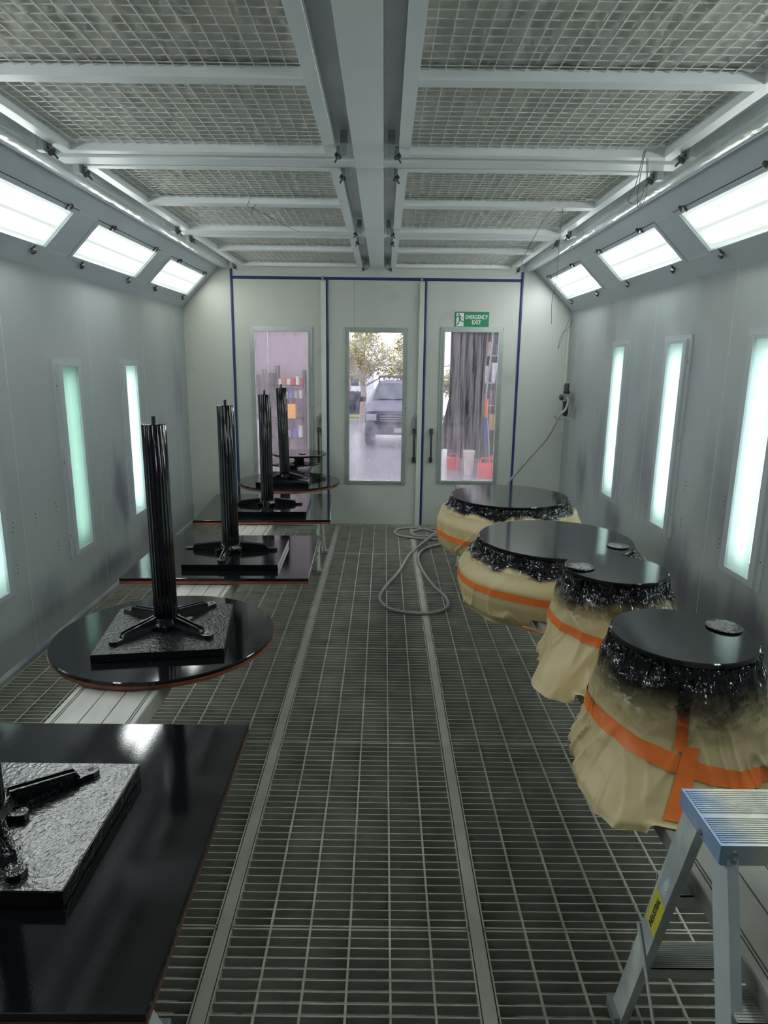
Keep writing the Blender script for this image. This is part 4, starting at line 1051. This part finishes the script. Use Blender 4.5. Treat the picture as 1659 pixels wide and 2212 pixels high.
# ------------------------------------------------------------------ exit sign
sg = thing('exit_sign', 'green and white emergency exit sign above the right door window', 'sign', (.918, D - .012, 2.162))
MB().box(-.178, .178, .004, .010, 0, .158, .001).build('sign_plate', M['green'], sg)
W_ = MB().box(-.166, -.088, .0025, .0045, .010, .146).build('white_field', M['signwhite'], sg)
mt = Matrix.Rotation(PI/2, 4, 'X')
def tp(x, z): mm = Matrix.Translation((x, .003, z)) @ mt; return mm
text_mesh('lettering', 'EMERGENCY', .058, M['signwhite'], tp(.047, .103), sg, bold=.0012, sx=.71)
text_mesh('lettering', 'EXIT', .058, M['signwhite'], tp(.047, .050), sg, bold=.0012, sx=.82)
mn = MB()
def seg(p, q, w0, w1):
    p, q = Vector((p[0], 0, p[1])), Vector((q[0], 0, q[1])); dv = (q - p).normalized(); nn = Vector((-dv.z, 0, dv.x))
    mn.prism([((p + nn*w0).x, (p + nn*w0).z), ((q + nn*w1).x, (q + nn*w1).z), ((q - nn*w1).x, (q - nn*w1).z), ((p - nn*w0).x, (p - nn*w0).z)], 1, .0008, .0026)
mn.lathe([(.009, 0), (.009, .0018)], 20, (-.139, .0026, .133), mtx=Matrix.Rotation(PI/2, 4, 'X'))
seg((-.138, .120), (-.128, .078), .009, .008); seg((-.134, .115), (-.160, .108), .0035, .003); seg((-.160, .108), (-.165, .092), .003, .003)
seg((-.132, .116), (-.108, .104), .0035, .003); seg((-.108, .104), (-.098, .088), .003, .003)
seg((-.128, .082), (-.106, .058), .006, .005); seg((-.106, .058), (-.083, .058), .005, .004)
seg((-.129, .080), (-.138, .050), .006, .005); seg((-.138, .050), (-.160, .020), .005, .004)
mn.build('running_figure', M['green'], sg)

# ================================================================== OUTSIDE THE DOORS
GZ = -.32
grd = mat('wet_concrete', (.30, .30, .33), .22, var=.3, vscale=1.2, bump=.25, bscale=5, stretch=(1, .4, 1))
struct(MB().box(-14, 14, D + .09, 40, GZ - .1, GZ).build('trim_%d' % k, grd)); k += 1
# workshop wall seen through the left window
ww = mat('workshop_wall', (.36, .31, .32), .8, var=.06)
ws_ = struct(MB().box(-7.5, -1.62, 14.6, 14.7, GZ, 4.6).build('wall_workshop', ww))
MB().box(-2.52, -2.505, 14.585, 14.6, GZ, 4.6).build('panel_joint', M['channel'], ws_)
struct(MB().box(-7.5, -1.62, 9.5, 14.7, 4.6, 4.7).build('ceiling_workshop', M['channel']))
sh = thing('shelving_unit', 'dark steel shelving stacked with paint tins, behind the left door window', 'shelf', (-2.09, 14.25, GZ))
SY = 14.12
for i, x in enumerate((-.44, -.17, .40)):
    for y in (-.2, .2): MB().box(x - .02, x + .02, y - .02, y + .02, 0, 1.93 + (.08 if i == 1 else 0)).build('upright', M['dark'], sh)
SZ = [.10, .52, .92, 1.34, 1.62]
for z in SZ: MB().box(-.44, .40, -.22, .22, z - .026, z).build('shelf_board', M['dark'], sh)
MB().box(-.42, -.19, -.2, -.17, 1.18, 1.86).build('side_panel', mat('cabinet_dark', (.07, .07, .07), .5), sh)
tcol = {'red': mat('tin_red', (.55, .08, .06), .4), 'white': mat('tin_white', (.6, .58, .56), .4), 'blue': mat('tin_blue', (.10, .14, .42), .4),
        'orange': mat('box_orange', (.78, .38, .05), .5), 'grey': mat('tin_grey', (.30, .29, .31), .4)}
ORD = ('first', 'second', 'third', 'fourth', 'fifth', 'sixth')
def tin(x, z, col, rad, h, label):
    t = MB().lathe([(rad, 0), (rad, h - .008), (rad * 1.03, h - .006), (rad * 1.03, h), (rad * .9, h + .001)], 20).build('paint_tin', tcol[col], smooth=40)
    t.location = (x, SY, GZ + z + .001); return tag(t, label, 'tin', 'paint tins on the workshop shelves')
for i, c in enumerate(('white', 'red', 'white', 'red', 'white', 'red')): tin(-2.20 + i * .095, SZ[4], c, .042, (.12, .15, .12, .14, .17, .15)[i], '%s paint tin on the uppermost shelf, %s from the left' % (c, ORD[i]))
for i, c in enumerate(('blue', 'white', 'blue', 'grey', 'white')): tin(-2.19 + i * .11, SZ[3], c, .048, (.17, .14, .18, .15, .17)[i], '%s paint tin on the shelf above the orange cartons, %s from the left' % (c, ORD[i]))
for i, c in enumerate(('white', 'grey', 'blue', 'white')): tin(-2.16 + i * .13, SZ[1], c, .055, (.22, .16, .20, .24)[i], '%s paint tin below the orange cartons, %s from the left' % (c, ORD[i]))
for i, (x, z) in enumerate(((-2.14, 0), (-1.95, 0), (-2.14, .152), (-1.95, .152))):
    o = MB().box(-.078, .078, -.09, .09, 0, .15, .003).build('carton', tcol['orange']); o.location = (x, SY, GZ + SZ[2] + .001 + z)
    tag(o, 'orange carton, %s %s of the four behind the left window' % (('lower', 'upper')[i > 1], ('left', 'right')[i % 2]), 'box', 'orange cartons on the workshop shelf')
lk = thing('wall_locker', 'small dark open locker on the workshop wall, far left of the left window', 'locker', (-2.86, 14.45, GZ + 1.36))
MB().box(-.17, .17, .08, .15, 0, .45).box(-.17, -.15, -.13, .08, 0, .45).box(.15, .17, -.13, .08, 0, .45).box(-.15, .15, -.13, .08, 0, .02).box(-.15, .15, -.13, .08, .43, .45).build('carcass', mat('locker_grey', (.15, .15, .15), .5), lk)
MB().box(-.14, .02, -.10, .05, .021, .25).build('stored_carton', tcol['blue'], lk)
wc = thing('work_cabinet', 'low grey cabinet beneath the small wall locker', 'cabinet', (-2.95, 14.3, GZ))
MB().box(-.36, .36, -.25, .28, 0, .92, .004).build('carcass', mat('cab_grey', (.28, .24, .25), .6), wc)
for x in (-.35, .01): MB().box(x, x + .34, -.268, -.252, .03, .88, .003).build('door', M['channel'], wc)

# parked car facing us
cr = thing('parked_car', 'dark blue four-wheel-drive car parked outside, seen head-on through the middle window', 'car', (.46, 18.9, GZ))
cb = mat('car_paint', (.010, .012, .06), .35, spec=.3); ct = mat('car_trim', (.015, .015, .02), .5); cg = mat('car_glass', (.06, .08, .10), .12, spec=.3)
b = MB()
secs = [(-2.36, .45, .80, .86, .84), (-2.30, .42, .90, .92, .88), (-1.75, .36, 1.04, .94, .80), (-1.10, .34, 1.10, .94, .78), (-.45, .34, 1.50, .94, .62), (.1, .34, 1.57, .94, .60), (1.6, .34, 1.55, .94, .60), (2.3, .36, 1.15, .93, .72), (2.38, .5, 1.0, .88, .70)]
rings = []
for (y, zl, zt_, hw, tw) in secs:
    zb_ = min(zt_ - .04, 1.0)
    rings.append([b.bm.verts.new(p) for p in ((-hw, y, zl), (hw, y, zl), (hw, y, zb_ * .9), (hw * .97, y, zb_), (tw, y, zt_), (tw * .6, y, zt_ + .02), (-tw * .6, y, zt_ + .02), (-tw, y, zt_), (-hw * .97, y, zb_), (-hw, y, zb_ * .9))])
for A, B in zip(rings, rings[1:]):
    for i in range(10): b.bm.faces.new([A[i], A[(i+1) % 10], B[(i+1) % 10], B[i]])
b.bm.faces.new(rings[0][::-1]); b.bm.faces.new(rings[-1])
b.build('body', cb, cr, smooth=30)
def wsv(x, z, d): return (x, -1.10 + (z - 1.12) / .40 * .65 - d, z)
mb = MB(); vs = [mb.bm.verts.new(wsv(x, z, d)) for d in (.03, .01) for x, z in ((-.74, 1.15), (.74, 1.15), (.58, 1.47), (-.58, 1.47))]
for q in [(0,1,2,3),(7,6,5,4),(0,4,5,1),(1,5,6,2),(2,6,7,3),(3,7,4,0)]: mb.bm.faces.new([vs[i] for i in q])
mb.build('windscreen', cg, cr)
gr_ = MB().box(-.60, .60, -2.42, -2.35, .62, .86, .02).build('grille', ct, cr)
for z in (.67, .73, .79): MB().box(-.56, .56, -2.435, -2.421, z, z + .02).build('grille_bar', M['bracket'], gr_)
MB().box(-.92, .92, -2.50, -2.33, .34, .58, .03).build('bumper', ct, cr)
MB().box(-.20, .20, -2.515, -2.502, .40, .51).build('number_plate', mat('plate', (.55, .55, .5), .5), cr)
for sx in (-1, 1):
    MB().box(min(sx*.64, sx*.90), max(sx*.64, sx*.90), -2.40, -2.28, .68, .84, .02).build('headlight', mat('headlight', (.35, .37, .42), .1), cr)
    MB().box(min(sx*.95, sx*1.12), max(sx*.95, sx*1.12), -.95, -.82, 1.06, 1.20, .03).build('mirror', ct, cr)
    for y in (-1.60, 1.5):
        w_ = MB().lathe([(.32, -.12), (.36, -.09), (.36, .09), (.32, .12)], 32, (sx * .83, y, .36), mtx=Matrix.Rotation(PI/2, 4, 'Y')).build('wheel', ct, cr, smooth=True)
        MB().lathe([(.2, 0), (.18, .02)], 20, (sx * .955, y, .36), mtx=Matrix.Rotation(sx * PI/2, 4, 'Y')).build('rim', M['alu'], w_)
rk = MB()
for y in (-.05, .5, 1.1): rk.tube([(-.62, y, 1.70), (.62, y, 1.70)], .02, 8)
for x in (-.6, .6):
    rk.tube([(x, -.3, 1.70), (x, 1.4, 1.70)], .02, 8)
    for y in (-.05, 1.1): rk.tube([(x, y, 1.54), (x, y, 1.70)], .015, 8)
rk.build('roof_rack', ct, cr)

# fence, verge, far building, trees
fe = thing('yard_fence', 'dark blue-black yard fence left of the parked car', 'fence', (0, 26.5, GZ)); fm = mat('fence_dark', (.06, .06, .12), .6, var=.6, vscale=8)
MB().box(-4.4, -.86, .04, .09, .05, .95).build('panel', fm, fe)
for i in range(20): MB().box(-4.4 + i * .185, -4.36 + i * .185, -.02, .04, 0, .98).build('paling', fm, fe)
struct(MB().box(-9, 10, 25.2, 26.3, GZ, GZ + .06).build('trim_%d' % k, mat('verge_grass', (.22, .27, .05), .9, var=.4, vscale=9))); k += 1
bl = thing('warehouse', 'pale low building far behind the yard fence', 'building', (0, 40, GZ))
MB().box(-12, -.6, 0, 4, 0, 1.85).build('wall', mat('shed_wall', (.62, .63, .68), .7, var=.1), bl)
MB().box(-12.2, -.4, -.3, 4.2, 1.85, 2.05).build('roof', mat('shed_roof', (.35, .36, .42), .6), bl)
for x in (-3.4, -2.2): MB().box(x, x + .7, -.04, -.01, .7, 1.3).build('window', cg, bl)
leafm = mat('foliage', (.46, .43, .10), .8, var=.4, vscale=2); leaf2 = mat('foliage_pale', (.40, .46, .20), .8, var=.3, vscale=2)
bark = mat('bark', (.42, .32, .28), .9, var=.4, vscale=10)
def tree(x, y, h, crown, label, lm, seed, nleaf=1500):
    rng = random.Random(seed); t = thing('tree', label, 'tree', (x, y, GZ), 0, 'trees beyond the yard')
    tb = MB().tube([(0, 0, 0), (.05, 0, h * .3), (-.05, 0, h * .55), (.1, 0, h * .8)], .1, 8, rads=[.12, .10, .07, .03])
    for q in range(6):
        c = crown[q % len(crown)]; z0 = h * rng.uniform(.35, .55)
        tb.tube([(0, 0, z0), (c[0] * .5, c[1] * .5, (z0 + c[2]) / 2 + .1), (c[0], c[1], c[2])], .03, 6, rads=[.04, .025, .012])
    tb.build('trunk', bark, t, smooth=True)
    bm = bmesh.new()
    for i in range(nleaf):
        c = rng.choice(crown); d = Vector((rng.gauss(0, 1), rng.gauss(0, 1), rng.gauss(0, 1))); d.normalize()
        p = Vector(c[:3]) + d * c[3] * rng.uniform(.25, 1.0) ** .6 + Vector((rng.gauss(0, .08), 0, rng.gauss(0, .08)))
        s_ = rng.uniform(.03, .065); a = Vector((rng.gauss(0, 1), rng.gauss(0, 1), rng.gauss(0, 1))).normalized(); b2 = a.orthogonal().normalized()
        bm.faces.new([bm.verts.new(p + v) for v in (a * s_, b2 * s_ * .5, -a * s_, -b2 * s_ * .5)])
    me = bpy.data.meshes.new('foliage'); bm.to_mesh(me); bm.free(); me.materials.append(lm)
    fo = bpy.data.objects.new('foliage', me); C.objects.link(fo); fo.parent = t
tree(-.75, 23.2, 3.4, [(.35, 0, 2.35, .6), (-.1, 0, 1.9, .5), (.95, 0, 2.0, .55), (.1, .2, 3.1, .5), (1.4, .1, 1.8, .4), (-.3, 0, 2.3, .35)], 'yellow-green tree above the parked car, seen through the middle window', leafm, 4, 5200)
tree(1.15, 24.2, 3.6, [(-.3, 0, 3.0, .4), (-.5, 0, 2.6, .3), (.2, 0, 2.5, .35)], 'thin tree at the right of the middle window', leafm, 9, 1300)
tree(-1.7, 31.5, 3.4, [(0, 0, 2.6, .55), (-.7, 0, 2.7, .5), (.5, 0, 2.9, .45)], 'pale green tree over the far roof at the left of the middle window', leaf2, 12, 1500)
tree(2.35, 22, 2.1, [(0, 0, 1.55, .42), (.15, 0, 1.8, .3), (-.2, 0, 1.35, .3)], 'small round green tree at the left side of the right window', leaf2, 15, 2200)
pw = thing('yard_rail', 'thin dark horizontal rail line across the sky outside', 'rail', (0, 30, GZ))
MB().tube([(-9, 0, 1.97), (0, 0, 1.96), (9, 0, 1.94)], .022, 6).build('rail', M['thinwire'], pw)
for x in (-9, 9): MB().lathe([(.05, 0), (.05, 2.05)], 12, (x, 0, 0)).build('post', M['dark'], pw, smooth=True)

# cluttered bay seen through the right window
film = bpy.data.materials.new('black_film'); film.use_nodes = True
fb_ = film.node_tree.nodes['Principled BSDF']; fb_.inputs['Base Color'].default_value = (.03, .027, .032, 1); fb_.inputs['Roughness'].default_value = .16
bm = bmesh.new(); g = []
for i in range(71):
    row = []
    for jj in range(91):
        tt = jj / 90; z = .12 + 3.3 * tt
        xl = 1.06 + .46 * min(1, tt * 1.45); xr_ = 1.96
        x = xl + (xr_ - xl) * i / 70
        y = 13.0 + .14 * noise.noise(Vector((x * 7, z * 1.2, 1))) + .07 * noise.noise(Vector((x * 17, z * 3, 3))) + .03 * noise.noise(Vector((x * 40, z * 8, 5)))
        row.append(bm.verts.new((x, y, z)))
    g.append(row)
for i in range(70):
    for jj in range(90): bm.faces.new([g[i][jj], g[i+1][jj], g[i+1][jj+1], g[i][jj+1]])
bmesh.ops.solidify(bm, geom=list(bm.faces), thickness=.004)
cu_ = thing('plastic_curtain', 'crumpled black plastic sheet hanging behind the right door window', 'curtain', (0, 0, 0))
q = MB(); q.bm.free(); q.bm = bm; q.build('sheet', film, cu_, smooth=60)
MB().tube([(1.35, 13.0, 3.44), (6.0, 13.0, 3.44)], .02, 8).build('rod', M['dark'], cu_)
struct(MB().box(1.45, 6.0, 14.8, 14.9, GZ, 4.6).build('wall_bay', mat('bay_wall', (.05, .042, .046), .8, var=.6, vscale=5)))
struct(MB().box(1.45, 6.1, 11.5, 14.9, 4.6, 4.7).build('ceiling_bay', M['channel']))
struct(MB().box(6.0, 6.1, 11.5, 14.9, GZ, 4.6).build('wall_bay_side', M['channel']))
rk_ = thing('storage_rack', 'cluttered dark wall rack behind the right door window', 'rack', (2.35, 14.3, GZ))
for x in (-.42, .55):
    for y in (-.18, .18): MB().box(x - .015, x + .015, y - .015, y + .015, 0, 2.75).build('upright', M['dark'], rk_)
for z in (.75, 1.25, 1.72, 2.28): MB().box(-.44, .57, -.2, .2, z - .026, z).build('shelf_board', mat('shelf_pale', (.30, .27, .26), .6), rk_)
items = [(-.30, 1.25, .10, .22, (.30, .10, .06), 'rust-coloured'), (-.05, 1.25, .09, .30, (.05, .05, .06), 'black'), (.16, 1.25, .08, .16, (.50, .06, .05), 'red'),
         (-.28, 1.72, .11, .34, (.45, .42, .40), 'cream'), (.0, 1.72, .09, .40, (.62, .62, .68), 'white'), (.22, 1.72, .08, .28, (.06, .06, .07), 'tall black'),
         (-.25, 2.28, .12, .26, (.42, .28, .20), 'tan'), (.08, 2.28, .12, .20, (.08, .10, .25), 'blue'), (-.30, .75, .10, .24, (.10, .09, .09), 'dark grey'), (.02, .75, .12, .30, (.45, .25, .05), 'amber')]
for x, z, hw, hh, col, cn in items:
    o = MB().box(-hw, hw, -.10, .10, 0, hh, .01).build('storage_box', mat('stored_' + cn.replace(' ', '_').replace('-', '_'), col, .5, var=.4, vscale=9)); o.location = (2.35 + x, 14.22, GZ + z + .001)
    tag(o, '%s box on the cluttered rack behind the right window' % cn, 'box', 'boxes on the cluttered rack')
for i, x in enumerate((2.00, 2.10, 2.27)):
    hsx = MB().tube(spline([(x, 13.55, 3.3), (x + .04, 13.5, 2.2), (x - .03, 13.52, 1.2), (x + .05, 13.5, .3), (x + .1, 13.5, GZ + .02)], 8), .02 - .003 * i, 8).build('hanging_hose', (M['thinwire'], M['bracket'], M['dark'])[i], smooth=True)
    tag(hsx, ('dark hose hanging beside the black plastic sheet', 'grey hose hanging in the cluttered bay', 'thin black hose hanging nearest the bay rack boxes')[i], 'hose', 'hoses hanging in the bay')
pl = thing('floor_jack_post', 'blue and orange upright post seen through the right door window', 'post', (2.05, 13.3, GZ))
MB().lathe([(.028, .5), (.028, 1.05)], 12).build('tube', mat('post_blue', (.05, .08, .32), .4), pl, smooth=True)
MB().lathe([(.036, 1.05), (.036, 1.42)], 12).build('sleeve', mat('post_orange', (.65, .16, .05), .4), pl, smooth=True)
MB().box(-.05, .05, -.05, .05, 0, .5, .01).build('foot', M['dark'], pl)
bu = thing('bucket', 'tall white bucket behind the right door window', 'bucket', (1.66, 12.7, GZ))
MB().lathe([(.085, .0), (.11, .42), (.118, .43), (.118, .46), (.105, .46)], 28).build('body', mat('bucket_white', (.62, .55, .50), .5), bu, smooth=True)
MB().tube(spline([(-.118, 0, .42), (-.10, -.10, .30), (0, -.15, .25), (.10, -.10, .30), (.118, 0, .42)], 5), .004, 6).build('handle', M['bracket'], bu)
rm_ = mat('can_red', (.60, .03, .04), .35)
def redtool(x, y, s_, label):
    t = thing('fuel_can', label, 'can', (x, y, GZ), 0, 'red fuel cans in the bay')
    MB().box(-.13*s_, .13*s_, -.08, .08, 0, .24*s_, .03).build('body', rm_, t, smooth=True)
    MB().tube([(-.08*s_, 0, .23*s_), (-.07*s_, 0, .31*s_), (.05*s_, 0, .31*s_), (.06*s_, 0, .23*s_)], .016, 8).build('handle', rm_, t, smooth=True)
    MB().lathe([(.025, .23*s_), (.025, .29*s_)], 12, (.10*s_, 0, 0)).build('filler_cap', M['dark'], t, smooth=True)
redtool(1.42, 13.3, 1.0, 'small red fuel can left of the white bucket'); redtool(1.93, 12.3, 1.2, 'larger red fuel can right of the white bucket')
redtool(2.28, 12.9, 1.4, 'red fuel can at the right edge of the right door window')
ba = MB().lathe([(.12, 0), (.19, .14), (.20, .15), (.18, .15), (.11, .01)], 28).build('basin', mat('basin_pale', (.60, .46, .42), .5), smooth=True); ba.location = (1.72, 11.0, GZ)
tag(ba, 'pale plastic basin on the ground in the corner of the right window', 'basin')
